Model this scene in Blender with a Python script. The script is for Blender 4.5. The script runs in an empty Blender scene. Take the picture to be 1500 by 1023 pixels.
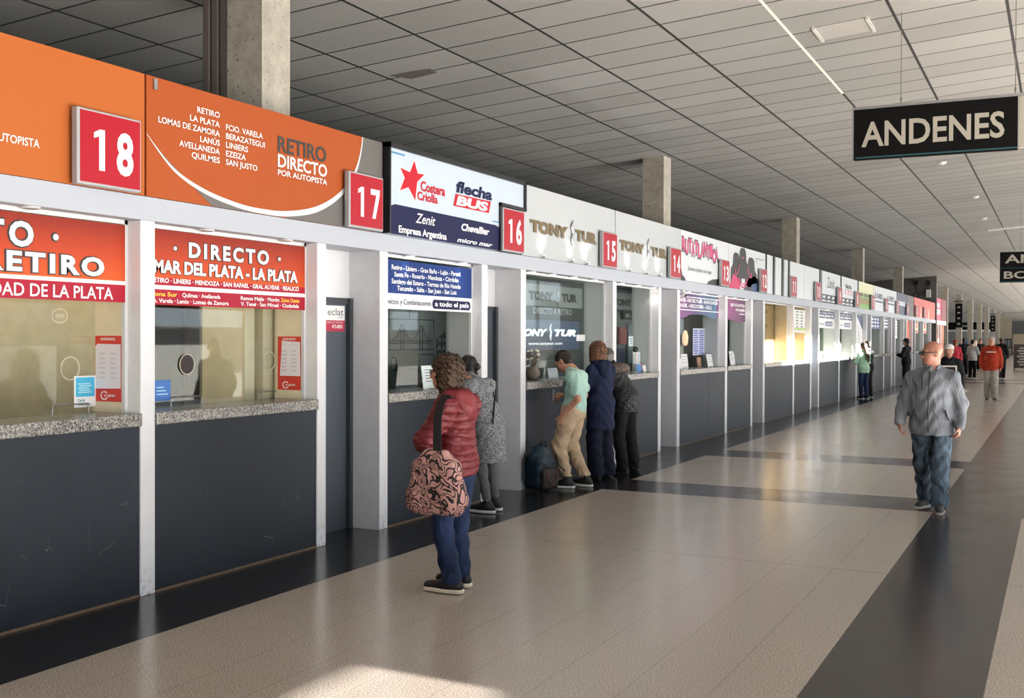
import bpy, math, random
import numpy as np
from mathutils import Vector, Matrix

SC = bpy.context.scene
COL = SC.collection
random.seed(7)
RNG = np.random.default_rng(7)

# ------------------------------------------------------------------ camera
# hall axes: X to the right (0 = front of the ticket counters), Y down the hall, Z up
cam_d = bpy.data.cameras.new('camera')
cam = bpy.data.objects.new('camera', cam_d)
COL.objects.link(cam)
_yaw, _pit, _rol = math.radians(26.595), math.radians(-0.585), math.radians(0.183)
_fw = Vector((-math.sin(_yaw) * math.cos(_pit), math.cos(_yaw) * math.cos(_pit), math.sin(_pit)))
_r0 = Vector((math.cos(_yaw), math.sin(_yaw), 0))
_u0 = _r0.cross(_fw)
_r = math.cos(_rol) * _r0 + math.sin(_rol) * _u0
_u = -math.sin(_rol) * _r0 + math.cos(_rol) * _u0
cam.matrix_world = Matrix(((_r.x, _u.x, -_fw.x, 5.42), (_r.y, _u.y, -_fw.y, 0.0), (_r.z, _u.z, -_fw.z, 1.72), (0, 0, 0, 1)))
cam_d.sensor_width = 36.0
cam_d.lens = 36.0 * 1605.0 / 1500.0
cam_d.clip_end = 1000
SC.camera = cam

# ------------------------------------------------------------------ light and exposure
SC.view_settings.view_transform = 'Standard'
SC.view_settings.look = 'None'
SC.view_settings.exposure = -0.95
SC.view_settings.gamma = 1.0
SC.view_settings.use_curve_mapping = False
W = bpy.data.worlds.new('sky')
SC.world = W
W.use_nodes = True
_bg = W.node_tree.nodes['Background']
_bg.inputs[0].default_value = (0.93, 0.97, 1.0, 1)
_bg.inputs[1].default_value = 1.2
SUN_EL = math.radians(18)        # low sun straight through the glazed right side of the hall
SUN_DIR = Vector((math.cos(SUN_EL), 0.0, math.sin(SUN_EL)))
sun_d = bpy.data.lights.new('sun', 'SUN')
sun_d.energy = 290.0
sun_d.angle = math.radians(0.53)
sun_d.color = (1.0, 0.965, 0.92)
sun = bpy.data.objects.new('sun', sun_d)
COL.objects.link(sun)
sun.location = (60, 60, 40)
sun.rotation_euler = SUN_DIR.to_track_quat('Z', 'Y').to_euler()


# ------------------------------------------------------------------ tags
def tag(o, label=None, cat=None, group=None, kind=None):
    if label: o['label'] = label
    if cat: o['category'] = cat
    if group: o['group'] = group
    if kind: o['kind'] = kind
    return o


def empty(name, loc, rz=0.0, label=None, cat=None, group=None, kind=None):
    o = bpy.data.objects.new(name, None)
    COL.objects.link(o)
    o.location = loc
    o.rotation_euler = (0, 0, rz)
    o.empty_display_size = 0.1
    return tag(o, label, cat, group, kind)


# ------------------------------------------------------------------ materials
def lin(c):
    if isinstance(c, str):
        c = [int(c[i:i + 2], 16) / 255 for i in (0, 2, 4)]
        c = [v / 12.92 if v <= 0.04045 else ((v + 0.055) / 1.055) ** 2.4 for v in c]
    return (c[0], c[1], c[2], 1.0)


class NT:
    def __init__(s, name):
        s.m = bpy.data.materials.new(name)
        s.m.use_nodes = True
        s.t = s.m.node_tree
        s.b = s.t.nodes['Principled BSDF']
        s.out = s.t.nodes['Material Output']

    def n(s, typ, **kw):
        nd = s.t.nodes.new('ShaderNode' + typ)
        for k, v in kw.items():
            setattr(nd, k, v)
        return nd

    def l(s, a, b):
        s.t.links.new(a, b)

    def val(s, sock, v):
        if hasattr(v, 'links'):
            s.l(v, sock)
        else:
            sock.default_value = v

    def math(s, op, a, b=0.0, c=0.0):
        nd = s.n('Math', operation=op)
        s.val(nd.inputs[0], a)
        s.val(nd.inputs[1], b)
        s.val(nd.inputs[2], c)
        return nd.outputs[0]

    def mix(s, f, a, b):
        nd = s.n('Mix', data_type='RGBA')
        s.val(nd.inputs[0], f)
        s.val(nd.inputs[6], a)
        s.val(nd.inputs[7], b)
        return nd.outputs[2]

    def coord(s):
        return s.n('TexCoord').outputs['Object']

    def noise(s, scale, detail=2.0, rough=0.5, vec=None, dist=0.0):
        nd = s.n('TexNoise')
        nd.inputs['Scale'].default_value = scale
        nd.inputs['Detail'].default_value = detail
        nd.inputs['Roughness'].default_value = rough
        nd.inputs['Distortion'].default_value = dist
        s.l(vec if vec is not None else s.coord(), nd.inputs['Vector'])
        return nd.outputs['Fac']

    def ramp(s, fac, stops, interp='LINEAR'):
        nd = s.n('ValToRGB')
        cr = nd.color_ramp
        cr.interpolation = interp
        while len(cr.elements) < len(stops):
            cr.elements.new(0.5)
        for e, (p, c) in zip(cr.elements, stops):
            e.position = p
            e.color = lin(c)
        s.l(fac, nd.inputs[0])
        return nd.outputs[0]

    def bump(s, h, strength=0.3, dist=0.01):
        nd = s.n('Bump')
        nd.inputs['Strength'].default_value = strength
        nd.inputs['Distance'].default_value = dist
        s.l(h, nd.inputs['Height'])
        s.l(nd.outputs[0], s.b.inputs['Normal'])


_MC = {}


def mat(name, col, rough=0.5, metal=0.0, spec=0.5, emit=0.0, var=0.0, vscale=8.0, bump=0.0, bscale=60.0):
    if name in _MC:
        return _MC[name]
    t = NT(name)
    c = lin(col)
    t.b.inputs['Base Color'].default_value = c
    t.b.inputs['Roughness'].default_value = rough
    t.b.inputs['Metallic'].default_value = metal
    t.b.inputs['Specular IOR Level'].default_value = spec
    if emit:
        t.b.inputs['Emission Color'].default_value = c
        t.b.inputs['Emission Strength'].default_value = emit
    if var:
        f = t.noise(vscale, 3.0, 0.6)
        a = tuple(v * (1 - var) for v in c[:3])
        b = tuple(min(1, v * (1 + var)) for v in c[:3])
        t.l(t.ramp(f, [(0.3, a), (0.7, b)]), t.b.inputs['Base Color'])
    if bump:
        t.bump(t.noise(bscale, 3.0, 0.6), bump)
    _MC[name] = t.m
    return t.m


# ------------------------------------------------------------------ mesh builder
class MB:
    def __init__(s):
        s.v, s.f, s.mi, s.grp = [], [], [], []

    def add(s, vs, fs, m=0):
        o = len(s.v)
        s.v.extend([tuple(p) for p in vs])
        for f in fs:
            s.f.append(tuple(i + o for i in f))
            s.mi.append(m)
        return s

    def box(s, x0, x1, y0, y1, z0, z1, m=0):
        vs = [(x, y, z) for z in (z0, z1) for y in (y0, y1) for x in (x0, x1)]
        return s.add(vs, [(0, 2, 3, 1), (4, 5, 7, 6), (0, 1, 5, 4), (2, 6, 7, 3), (0, 4, 6, 2), (1, 3, 7, 5)], m)

    def rbox(s, x0, x1, y0, y1, z0, z1, b=0.01, m=0):
        bm = bmesh.new()
        r = bmesh.ops.create_cube(bm, size=1.0)
        for v in bm.verts:
            v.co = ((x0 + x1) / 2 + v.co.x * (x1 - x0), (y0 + y1) / 2 + v.co.y * (y1 - y0), (z0 + z1) / 2 + v.co.z * (z1 - z0))
        bmesh.ops.bevel(bm, geom=list(bm.edges), offset=b, segments=2, affect='EDGES', profile=0.5)
        bm.verts.index_update()
        s.add([v.co[:] for v in bm.verts], [[v.index for v in f.verts] for f in bm.faces], m)
        bm.free()
        return s

    def poly(s, pts, m=0):
        return s.add(pts, [tuple(range(len(pts)))], m)

    def yz(s, x, pts, m=0, th=0.0):
        """flat outline in the Y-Z plane facing +X, optionally th thick"""
        n = len(pts)
        area = sum(pts[i][0] * pts[(i + 1) % n][1] - pts[(i + 1) % n][0] * pts[i][1] for i in range(n))
        if area < 0:
            pts = list(pts)[::-1]
        tris = _tri(pts)
        vs = [(x, p[0], p[1]) for p in pts]
        s.add(vs, tris, m)
        if th:
            s.add([(x, p[0], p[1]) for p in pts] + [(x - th, p[0], p[1]) for p in pts],
                  [(i, i + n, (i + 1) % n + n, (i + 1) % n) for i in range(n)], m)
        return s

    def tube(s, pts, r, n=8, m=0, closed=False, caps=True):
        pts = [Vector(p) for p in pts]
        rs = r if isinstance(r, (list, tuple)) else [r] * len(pts)
        rings = []
        up = Vector((0, 0, 1))
        prev = None
        for i, p in enumerate(pts):
            if closed:
                d = pts[(i + 1) % len(pts)] - pts[i - 1]
            else:
                d = pts[min(i + 1, len(pts) - 1)] - pts[max(i - 1, 0)]
            d.normalize()
            a = prev if prev is not None else (up if abs(d.z) < 0.9 else Vector((1, 0, 0)))
            a = (a - d * a.dot(d)).normalized()
            prev = a
            b = d.cross(a)
            rings.append([p + (a * math.cos(2 * math.pi * k / n) + b * math.sin(2 * math.pi * k / n)) * rs[i] for k in range(n)])
        vs = [q for g in rings for q in g]
        fs = []
        L = len(rings)
        for i in range(L if closed else L - 1):
            j = (i + 1) % L
            for k in range(n):
                fs.append((i * n + k, i * n + (k + 1) % n, j * n + (k + 1) % n, j * n + k))
        if caps and not closed:
            fs.append(tuple(range(n))[::-1])
            fs.append(tuple((L - 1) * n + k for k in range(n)))
        return s.add(vs, fs, m)

    def cyl(s, p, q, r0, r1=None, n=16, m=0):
        return s.tube([p, q], [r0, r0 if r1 is None else r1], n, m)

    def lathe(s, c, prof, n=20, m=0):
        """profile [(r, z)] turned about a vertical axis through c"""
        vs = []
        for r, z in prof:
            for k in range(n):
                a = 2 * math.pi * k / n
                vs.append((c[0] + r * math.cos(a), c[1] + r * math.sin(a), c[2] + z))
        fs = []
        for i in range(len(prof) - 1):
            for k in range(n):
                fs.append((i * n + k, i * n + (k + 1) % n, (i + 1) * n + (k + 1) % n, (i + 1) * n + k))
        fs.append(tuple(range(n))[::-1])
        fs.append(tuple((len(prof) - 1) * n + k for k in range(n)))
        return s.add(vs, fs, m)

    def ball(s, c, r, n=10, m=0):
        rx, ry, rz = r if isinstance(r, (tuple, list)) else (r, r, r)
        vs, fs = [], []
        for i in range(n + 1):
            t = math.pi * i / n
            for k in range(2 * n):
                a = math.pi * k / n
                vs.append((c[0] + rx * math.sin(t) * math.cos(a), c[1] + ry * math.sin(t) * math.sin(a), c[2] + rz * math.cos(t)))
        w = 2 * n
        for i in range(n):
            for k in range(w):
                fs.append((i * w + k, (i + 1) * w + k, (i + 1) * w + (k + 1) % w, i * w + (k + 1) % w))
        return s.add(vs, fs, m)

    def text(s, body, org, right, up, cap, width=None, align='l', off=0.0, m=0, shear=0.0, lift=0.0, sp=1.0):
        s.grp.append((len(s.v), len(s.f)))
        V, F, x0, x1 = glyphs(body, off, shear, sp)
        k = cap / CAPH
        kx = k if width is None else width / max(1e-6, x1 - x0)
        R, U = Vector(right), Vector(up)
        Nn = R.cross(U)
        wd = (x1 - x0) * kx
        sh = {'l': 0.0, 'r': -wd, 'c': -wd / 2}[align]
        o = Vector(org) + Nn * lift
        s.add([o + R * ((x - x0) * kx + sh) + U * (y * k) for x, y in V], F, m)
        return s

    def build(s, name, mats, parent=None, smooth=False):
        if 'lettering' in name and parent and len(s.grp) > 1:
            g = [(0, 0)] + s.grp[1:] + [(len(s.v), len(s.f))]
            for (v0, f0), (v1, f1) in zip(g[:-1], g[1:]):
                q = MB()
                q.v, q.mi = s.v[v0:v1], s.mi[f0:f1]
                q.f = [tuple(i - v0 for i in f) for f in s.f[f0:f1]]
                o = q.build(name, mats, parent, smooth)
            return o
        me = bpy.data.meshes.new(name)
        me.from_pydata(s.v, [], s.f)
        for m_ in (mats if isinstance(mats, (list, tuple)) else [mats]):
            me.materials.append(m_)
        me.polygons.foreach_set('material_index', s.mi)
        if smooth:
            me.polygons.foreach_set('use_smooth', [True] * len(me.polygons))
        me.update()
        o = bpy.data.objects.new(name, me)
        COL.objects.link(o)
        if parent:
            o.parent = parent
        return o


import bmesh
from mathutils.geometry import tessellate_polygon


def _tri(pts):
    return [tuple(t) for t in tessellate_polygon([[Vector((p[0], p[1], 0)) for p in pts]])]


_GC = {}


def glyphs(body, off=0.0, shear=0.0, sp=1.0):
    key = (body, off, shear, sp)
    if key not in _GC:
        cu = bpy.data.curves.new('t', 'FONT')
        cu.body = body
        cu.size = 1.0
        cu.offset = off
        cu.shear = shear
        cu.space_character = sp
        cu.resolution_u = 3
        ob = bpy.data.objects.new('t', cu)
        me = bpy.data.meshes.new_from_object(ob)
        V = [(v.co.x, v.co.y) for v in me.vertices]
        F = []
        for p in me.polygons:
            f = tuple(p.vertices)
            if p.normal.z < 0:
                f = f[::-1]
            F.append(f)
        xs = [v[0] for v in V] or [0]
        _GC[key] = (V, F, min(xs), max(xs))
        bpy.data.meshes.remove(me)
        bpy.data.objects.remove(ob)
        bpy.data.curves.remove(cu)
    return _GC[key]


CAPH = 1.0
CAPH = max(v[1] for v in glyphs('H')[0])
YV, ZV, XV = (0, 1, 0), (0, 0, 1), (1, 0, 0)


def wtext(mb, body, x, y0, z, cap, y1=None, align='l', off=0.0, m=0, shear=0.0, lift=0.0, sp=1.0):
    """lettering on a surface facing the hall (+X); y0..y1 gives its run along the counters"""
    mb.text(body, (x, y0, z), YV, ZV, cap, None if y1 is None else y1 - y0, align, off, m, shear, lift, sp)


def smooth_line(pts, n=6):
    """Catmull-Rom curve through the given points"""
    P = [pts[0]] + list(pts) + [pts[-1]]
    out = []
    for i in range(1, len(P) - 2):
        for k in range(n):
            t = k / n
            out.append(tuple(0.5 * (2 * P[i][a] + (P[i + 1][a] - P[i - 1][a]) * t + (2 * P[i - 1][a] - 5 * P[i][a] + 4 * P[i + 1][a] - P[i + 2][a]) * t * t +
                                    (3 * P[i][a] - P[i - 1][a] - 3 * P[i + 1][a] + P[i + 2][a]) * t ** 3) for a in (0, 1)))
    out.append(tuple(pts[-1]))
    return out


# ================================================================== MATERIALS OF THE PLACE
def make_floor_mat():
    t = NT('terrazzo_floor')
    co = t.coord()
    sep = t.n('SeparateXYZ')
    t.l(co, sep.inputs[0])
    X, Y = sep.outputs[0], sep.outputs[1]
    M = t.math

    def rng(v, a, b):
        return M('MULTIPLY', M('GREATER_THAN', v, a), M('LESS_THAN', v, b))
    d = M('LESS_THAN', X, 0.76)
    d = M('MAXIMUM', d, rng(X, 4.30, 5.10))
    for a, b in ((11.60, 12.53), (15.66, 16.6), (46.4, 47.4), (50.2, 51.2), (-12.0, -11.0)):
        d = M('MAXIMUM', d, rng(Y, a, b))
    sp = t.noise(120.0, 2.0, 0.8, co)
    sp2 = t.noise(420.0, 1.0, 0.5, co)
    tan = t.ramp(sp, [(0.34, '564c45'), (0.46, 'ab9f93'), (0.56, 'c0b5a8'), (0.70, 'f4ebe0')])
    blk = t.ramp(sp2, [(0.45, '17181a'), (0.62, '26282b'), (0.78, '4a4c4e')])
    big = t.noise(0.5, 2.0, 0.5, co)
    tan2 = t.mix(M('MULTIPLY', big, 0.3), tan, lin('9d9288'))
    black = M('LESS_THAN', X, 0.76)
    dk = t.mix(black, lin('36312e'), blk)
    dk = t.mix(M('MULTIPLY', sp2, 0.35), dk, lin('2b2a2a'))
    col = t.mix(d, tan2, dk)
    # tile joints
    def joint(v, off, step, w):
        f = M('FRACT', M('DIVIDE', M('SUBTRACT', v, off), step))
        return M('LESS_THAN', f, w / step)
    j = M('MAXIMUM', joint(X, 0.757, 0.3945, 0.006), M('MULTIPLY', joint(Y, 0.2, 0.3945, 0.005), 0.35))
    j = M('MAXIMUM', M('MULTIPLY', j, 0.55), rng(Y, 8.392, 8.404))
    jn = t.noise(1.3, 2.0, 0.5, co)
    j = M('MULTIPLY', j, M('MULTIPLY', M('ADD', jn, 0.1), 1.2))
    jd = t.mix(black, lin('4a423c'), lin('4a4c4e'))
    col = t.mix(M('MINIMUM', M('MULTIPLY', j, 0.8), 1.0), col, jd)
    t.l(col, t.b.inputs['Base Color'])
    rn = t.noise(2.2, 4.0, 0.6, co)
    r = M('ADD', M('MULTIPLY', rn, 0.14), 0.14)
    t.l(r, t.b.inputs['Roughness'])
    t.b.inputs['Specular IOR Level'].default_value = 0.5
    return t.m


def make_ceiling_mat():
    t = NT('ceiling_tiles')
    co = t.coord()
    sep = t.n('SeparateXYZ')
    t.l(co, sep.inputs[0])
    X, Y = sep.outputs[0], sep.outputs[1]
    M = t.math
    u = M('DIVIDE', M('SUBTRACT', X, -0.409), 1.062)
    v = M('DIVIDE', M('SUBTRACT', M('SUBTRACT', Y, M('MULTIPLY', X, 0.0387)), 0.164), 0.6186)
    lu = M('LESS_THAN', M('ABSOLUTE', M('SUBTRACT', M('FRACT', M('ADD', u, 0.5)), 0.5)), 0.015)
    lv = M('LESS_THAN', M('ABSOLUTE', M('SUBTRACT', M('FRACT', M('ADD', v, 0.5)), 0.5)), 0.022)
    line = M('MAXIMUM', lu, lv)
    cmb = t.n('CombineXYZ')
    t.l(M('FLOOR', u), cmb.inputs[0])
    t.l(M('FLOOR', v), cmb.inputs[1])
    wn = t.n('TexWhiteNoise', noise_dimensions='2D')
    t.l(cmb.outputs[0], wn.inputs['Vector'])
    sag = t.noise(0.9, 2.0, 0.5, co)
    base = t.mix(wn.outputs['Value'], lin('858684'), lin('939492'))
    base = t.mix(M('MULTIPLY', sag, 0.35), base, lin('7a7a78'))
    # one joint of the grid is bare white metal for a few metres
    ln3 = M('MULTIPLY', M('MULTIPLY', lu, M('GREATER_THAN', X, 2.6)), M('LESS_THAN', X, 3.1))
    ln3 = M('MULTIPLY', ln3, M('LESS_THAN', Y, 15.2))
    lc = t.mix(ln3, lin('1b1b1e'), lin('e9e6dc'))
    t.l(t.mix(line, base, lc), t.b.inputs['Base Color'])
    t.b.inputs['Roughness'].default_value = 0.75
    # every tile hangs a little out of level
    tilt = M('ADD', M('MULTIPLY', M('FRACT', v), M('SUBTRACT', wn.outputs['Value'], 0.5)), M('MULTIPLY', line, -0.25))
    t.bump(tilt, 0.35, 0.03)
    return t.m


def make_granite():
    t = NT('granite')
    co = t.coord()
    f = t.noise(85.0, 3.0, 0.75, co)
    t.l(t.ramp(f, [(0.36, '1b1a19'), (0.46, '4d4b48'), (0.55, '85827d'), (0.68, 'b9b6b0')]), t.b.inputs['Base Color'])
    t.b.inputs['Roughness'].default_value = 0.25
    return t.m


def make_panel():
    t = NT('grey_panel')
    co = t.coord()
    f = t.noise(1.2, 3.0, 0.6, co)
    base = t.ramp(f, [(0.3, '1f242b'), (0.7, '262b33')])
    vo = t.n('TexVoronoi', feature='DISTANCE_TO_EDGE')
    vo.inputs['Scale'].default_value = 5.0
    wob = t.n('Mapping')
    wob.inputs['Scale'].default_value = (1, 1, 0.45)
    t.l(co, wob.inputs['Vector'])
    t.l(wob.outputs[0], vo.inputs['Vector'])
    msk = t.noise(3.4, 2.0, 0.5, co)
    sc = t.math('MULTIPLY', t.math('LESS_THAN', vo.outputs[0], 0.0035), t.math('GREATER_THAN', msk, 0.64))
    t.l(t.mix(t.math('MULTIPLY', sc, 0.6), base, lin('6a6d70')), t.b.inputs['Base Color'])
    t.b.inputs['Roughness'].default_value = 0.5
    t.b.inputs['Specular IOR Level'].default_value = 0.2
    return t.m


def make_white():
    t = NT('white_paint')
    co = t.coord()
    f = t.noise(2.0, 3.0, 0.6, co)
    base = t.ramp(f, [(0.3, 'dcdcde'), (0.7, 'e8e8ea')])
    sep = t.n('SeparateXYZ')
    t.l(co, sep.inputs[0])
    low = t.math('SUBTRACT', 1.0, t.math('MULTIPLY', sep.outputs[2], 4.5))
    g = t.noise(22.0, 3.0, 0.7, co)
    d = t.math('MULTIPLY', t.math('MAXIMUM', low, 0.0), t.math('GREATER_THAN', g, 0.56))
    t.l(t.mix(t.math('MULTIPLY', d, 0.6), base, lin('8f8a84')), t.b.inputs['Base Color'])
    t.b.inputs['Roughness'].default_value = 0.45
    return t.m


def make_concrete():
    t = NT('raw_concrete')
    co = t.coord()
    f = t.noise(6.0, 5.0, 0.65, co)
    base = t.ramp(f, [(0.3, '8d887d'), (0.7, 'aaa498')])
    p = t.noise(38.0, 1.0, 0.5, co)
    t.l(t.mix(t.math('GREATER_THAN', p, 0.7), base, lin('5d5850')), t.b.inputs['Base Color'])
    t.b.inputs['Roughness'].default_value = 0.85
    t.bump(f, 0.3)
    return t.m


def make_blocks():
    t = NT('concrete_blocks')
    br = t.n('TexBrick')
    mp = t.n('Mapping')
    mp.inputs['Rotation'].default_value = (math.radians(90), 0, 0)
    t.l(t.coord(), mp.inputs['Vector'])
    t.l(mp.outputs[0], br.inputs['Vector'])
    br.inputs['Color1'].default_value = lin('5c5a56')
    br.inputs['Color2'].default_value = lin('66635e')
    br.inputs['Mortar'].default_value = lin('3b3936')
    br.inputs['Scale'].default_value = 2.4
    br.inputs['Mortar Size'].default_value = 0.02
    t.l(br.outputs[0], t.b.inputs['Base Color'])
    t.b.inputs['Roughness'].default_value = 0.9
    return t.m


def make_glass(name, tint=(0.93, 0.96, 0.95), refl=1.0):
    t = NT(name)
    tr = t.n('BsdfTransparent')
    tr.inputs[0].default_value = (*tint, 1)
    gl = t.n('BsdfGlossy')
    gl.inputs['Roughness'].default_value = 0.02
    fr = t.n('Fresnel')
    fr.inputs[0].default_value = 1.5
    mx = t.n('MixShader')
    t.l(t.math('MINIMUM', t.math('MULTIPLY', fr.outputs[0], 0.09 * refl), 1.0), mx.inputs[0])
    t.l(tr.outputs[0], mx.inputs[1])
    t.l(gl.outputs[0], mx.inputs[2])
    t.l(mx.outputs[0], t.out.inputs[0])
    return t.m


FLOOR_M, CEIL_M, GRANITE, PANEL, WHITE = make_floor_mat(), make_ceiling_mat(), make_granite(), make_panel(), make_white()
CONC, BLOCK, GLASS = make_concrete(), make_blocks(), make_glass('window_glass')
GLASS_T = make_glass('counter_glass_edge', (0.8, 0.88, 0.86))
CREAM = mat('cream_paint', 'e4d7b8', 0.6, var=0.05)
CREAM_D = mat('beige_board', 'b9a98a', 0.6, var=0.08)
GREYW = mat('light_grey_paint', 'b4bab8', 0.5)
GREYD = mat('mid_grey_paint', '7f8583', 0.5)
DOORM = mat('grey_door', '3c434b', 0.4)
BLACK = mat('black_paint', '0d0d0f', 0.35)
DARK = mat('dark_void', '141416', 0.8)
METAL = mat('brushed_metal', 'a8a9ab', 0.35, 0.9)
ALU = mat('white_aluminium', 'd9dadb', 0.35)
RED = mat('sign_red', 'a81424', 0.5, spec=.2)
LETW = mat('white_lettering', 'f4f4f4', 0.5)
LETK = mat('black_lettering', '111114', 0.5)
LETG = mat('grey_lettering', '4f4c4a', 0.5)
PAPER = mat('white_paper', 'eceaea', 0.7)
WOODT = mat('tan_plywood', 'b08a5e', 0.5, var=0.15, vscale=3.0)
LAMPG = mat('downlight_glow', 'fff6e6', 0.5, emit=14.0)
TUBE = mat('ceiling_lamp_glow', 'fff3dc', 0.5, emit=9.0)

# ================================================================== SHELL
Y0, Y1 = -24.0, 142.0
XL, XR = -8.0, 11.6


def ceil_z(x):
    return 5.233 + 0.08 * (x - 5.42)


def st(mb, name, m, label, cat, smooth=False, parent=None):
    o = mb.build(name, m, parent, smooth)
    if parent is None:
        tag(o, label, cat, kind='structure')
    return o


st(MB().box(XL, 13.0, Y0, Y1 + 1, -0.12, 0.0), 'floor', FLOOR_M, 'polished terrazzo hall floor with black and grey bands', 'floor')
mb = MB()
a, b = ceil_z(XL), ceil_z(XR)
mb.add([(XL, Y0, a), (XR, Y0, b), (XR, Y1, b), (XL, Y1, a), (XL, Y0, a + .4), (XR, Y0, b + .4), (XR, Y1, b + .4), (XL, Y1, a + .4)],
       [(0, 3, 2, 1), (4, 5, 6, 7), (0, 1, 5, 4), (1, 2, 6, 5), (2, 3, 7, 6), (3, 0, 4, 7)])
st(mb, 'ceiling', CEIL_M, 'sloping grey suspended tile ceiling over the hall', 'ceiling')
st(MB().box(XL - .2, XL, Y0, Y1, 0, ceil_z(XL)), 'wall_left', mat('dark_wall', '3a3836', 0.9), 'dark wall far behind the ticket booths', 'wall')
mb = MB().box(XL, XR, Y1, Y1 + .3, 0, ceil_z(XR), 0)
st(mb, 'wall_back', mat('far_wall_paint', 'b9b7b0', 0.8), 'pale wall closing the far end of the hall', 'wall')
st(MB().box(13.0, 160, -120, 260, -0.14, -0.02), 'ground', mat('yard_concrete', '77746d', 0.9, var=0.08, vscale=0.3), 'sunlit concrete yard beside the hall', 'ground')

# unseen right side, shaped for the light: open doorways, milky glazing, gaps for sun patches
def slot(pts):
    """outline in the glazed wall of the clear gap that lights the given patch"""
    out = []
    for p in pts:
        k = (XR - p[0]) / SUN_DIR.x
        out.append((p[1], p[2] + k * SUN_DIR.z))
    return out


slots = [slot([(2.22, 4.76, 0), (2.95, 4.74, 0), (3.10, 4.5, 0), (3.10, 3.3, 0), (2.22, 3.3, 0)]),
         slot([(0.0, 23.9, 1.15), (0.0, 36.2, 1.15), (0.0, 36.2, 1.5), (0.0, 33.0, 1.55), (0.0, 31.0, 1.62), (0, 27.6, 1.78), (0.0, 23.9, 1.80)]),
         slot([(1.75, 40.2, 0), (2.65, 40.2, 0), (2.65, 37.4, 0), (1.75, 37.4, 0)]),
         slot([(-.4, 58.2, 0.7), (-.4, 58.9, .7), (-.4, 58.9, 1.6), (-.4, 58.2, 1.6)])]
GZ0, GZ1 = 1.95, ceil_z(XR)
def milky(name, col):
    mt = NT(name)
    tl = mt.n('BsdfTranslucent')
    tl.inputs[0].default_value = (*col, 1)
    mt.l(tl.outputs[0], mt.out.inputs[0])
    return mt.m


YM, ZM = 1.0, 4.2


def glazed(outline, holes):
    polys = [[Vector((p[0], p[1], 0)) for p in L] for L in [outline] + holes]
    return MB().add([(XR, p.x, p.y) for L in polys for p in L], [tuple(t_) for t_ in tessellate_polygon(polys)])


mb = glazed([(YM, GZ0), (18.0, GZ0), (18.0, ZM), (YM, ZM)], [slots[0]])
st(mb, 'window_40', milky('milky_fill_glazing', (0.041, 0.051, 0.064)), 'added milky glazing giving fill light along the right side', 'window')  # unseen glazing added to spread sunlight over pillars and signs
mb = glazed([(18.0, GZ0), (Y1, GZ0), (Y1, ZM), (18.0, ZM)], [slots[2]])
st(mb, 'window_44', milky('far_fill_glazing', (0.062, 0.072, 0.083)), 'added brighter fill glazing farther down the right side', 'window')  # unseen, more translucent so the far pillars get more light
mb = MB().poly([(XR, Y0, GZ0), (XR, YM, GZ0), (XR, YM, ZM), (XR, Y0, ZM)])
st(mb, 'window_41', milky('bright_fill_glazing', (0.062, 0.075, 0.092)), 'added brighter fill glazing on the right behind the viewer', 'window')  # unseen, added to light the faces turned towards the viewer
mb = glazed([(Y0, ZM), (Y1, ZM), (Y1, GZ1), (Y0, GZ1)], [slots[1], slots[3]])
st(mb, 'light_blocker_upper', mat('blocker_panel', '8d8d8c', .8), 'added solid panels blocking light above the glazing', 'wall')  # unseen, added to hold high light off the beam and fascia
for nm, tint, qs in (('dimming_pane', .13, (0, 2)), ('light_dimming_pane', .75, (1, 3))):
    tg = NT(nm)
    tb = tg.n('BsdfTransparent')
    tb.inputs[0].default_value = (tint, tint, tint, 1)
    tg.l(tb.outputs[0], tg.out.inputs[0])
    mb = MB()
    for q in qs:
        mb.yz(XR + .01, slots[q], 0)
    st(mb, 'window_42' if qs[0] == 0 else 'window_43', tg.m, 'added tinted panes dimming the sun patches', 'window')  # unseen panes added only to weaken the sun patches
mb = MB().box(XR - .05, XR + .05, Y0, Y1, GZ0 - .06, GZ0)
mb.box(XR - .02, XR + .02, 20.0, 54.0, .85, GZ0)  # added shutter, keeps sun off the floor and ceiling farther down
for k in range(0, 17):
    mb.box(XR - .06, XR + .06, Y0 + k * 10.25, Y0 + k * 10.25 + .25, 0, GZ1)
st(mb, 'wall_right', ALU, 'white mullions and an added sun shutter on the right side', 'wall')

# ================================================================== TICKET BOOTHS ALONG X = 0
PIL = [(2.48, 2.61), (5.36, 5.49), (7.28, 7.40), (8.20, 8.33), (10.12, 10.25), (11.05, 11.18), (13.88, 14.01), (15.76, 15.88),
       (16.66, 16.80), (19.44, 19.58), (21.28, 21.42), (22.26, 22.40), (25.05, 25.19), (26.98, 27.12), (27.94, 28.08),
       (30.78, 30.92), (33.60, 33.74), (35.55, 35.68), (36.42, 36.56), (39.28, 39.42), (41.20, 41.33), (42.10, 42.24),
       (44.60, 44.74), (45.40, 45.54), (47.30, 47.44), (48.30, 48.44), (51.30, 51.44), (54.50, 54.64)]
for i, (ya, yb) in enumerate(PIL):
    mb = MB().rbox(-0.145, 0.0, ya, yb, 0.0, 2.49, 0.006)
    st(mb, 'trim_%d' % (i + 1), WHITE, 'white painted pillar between ticket counters', 'pillar')
mb = MB().rbox(-0.36, 0.0, 2.0, 56.7, 2.49, 2.65, 0.006)
st(mb, 'trim_40', mat('beam_white', 'a6abb4', .45), 'long white beam over all the ticket counters', 'beam')

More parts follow.
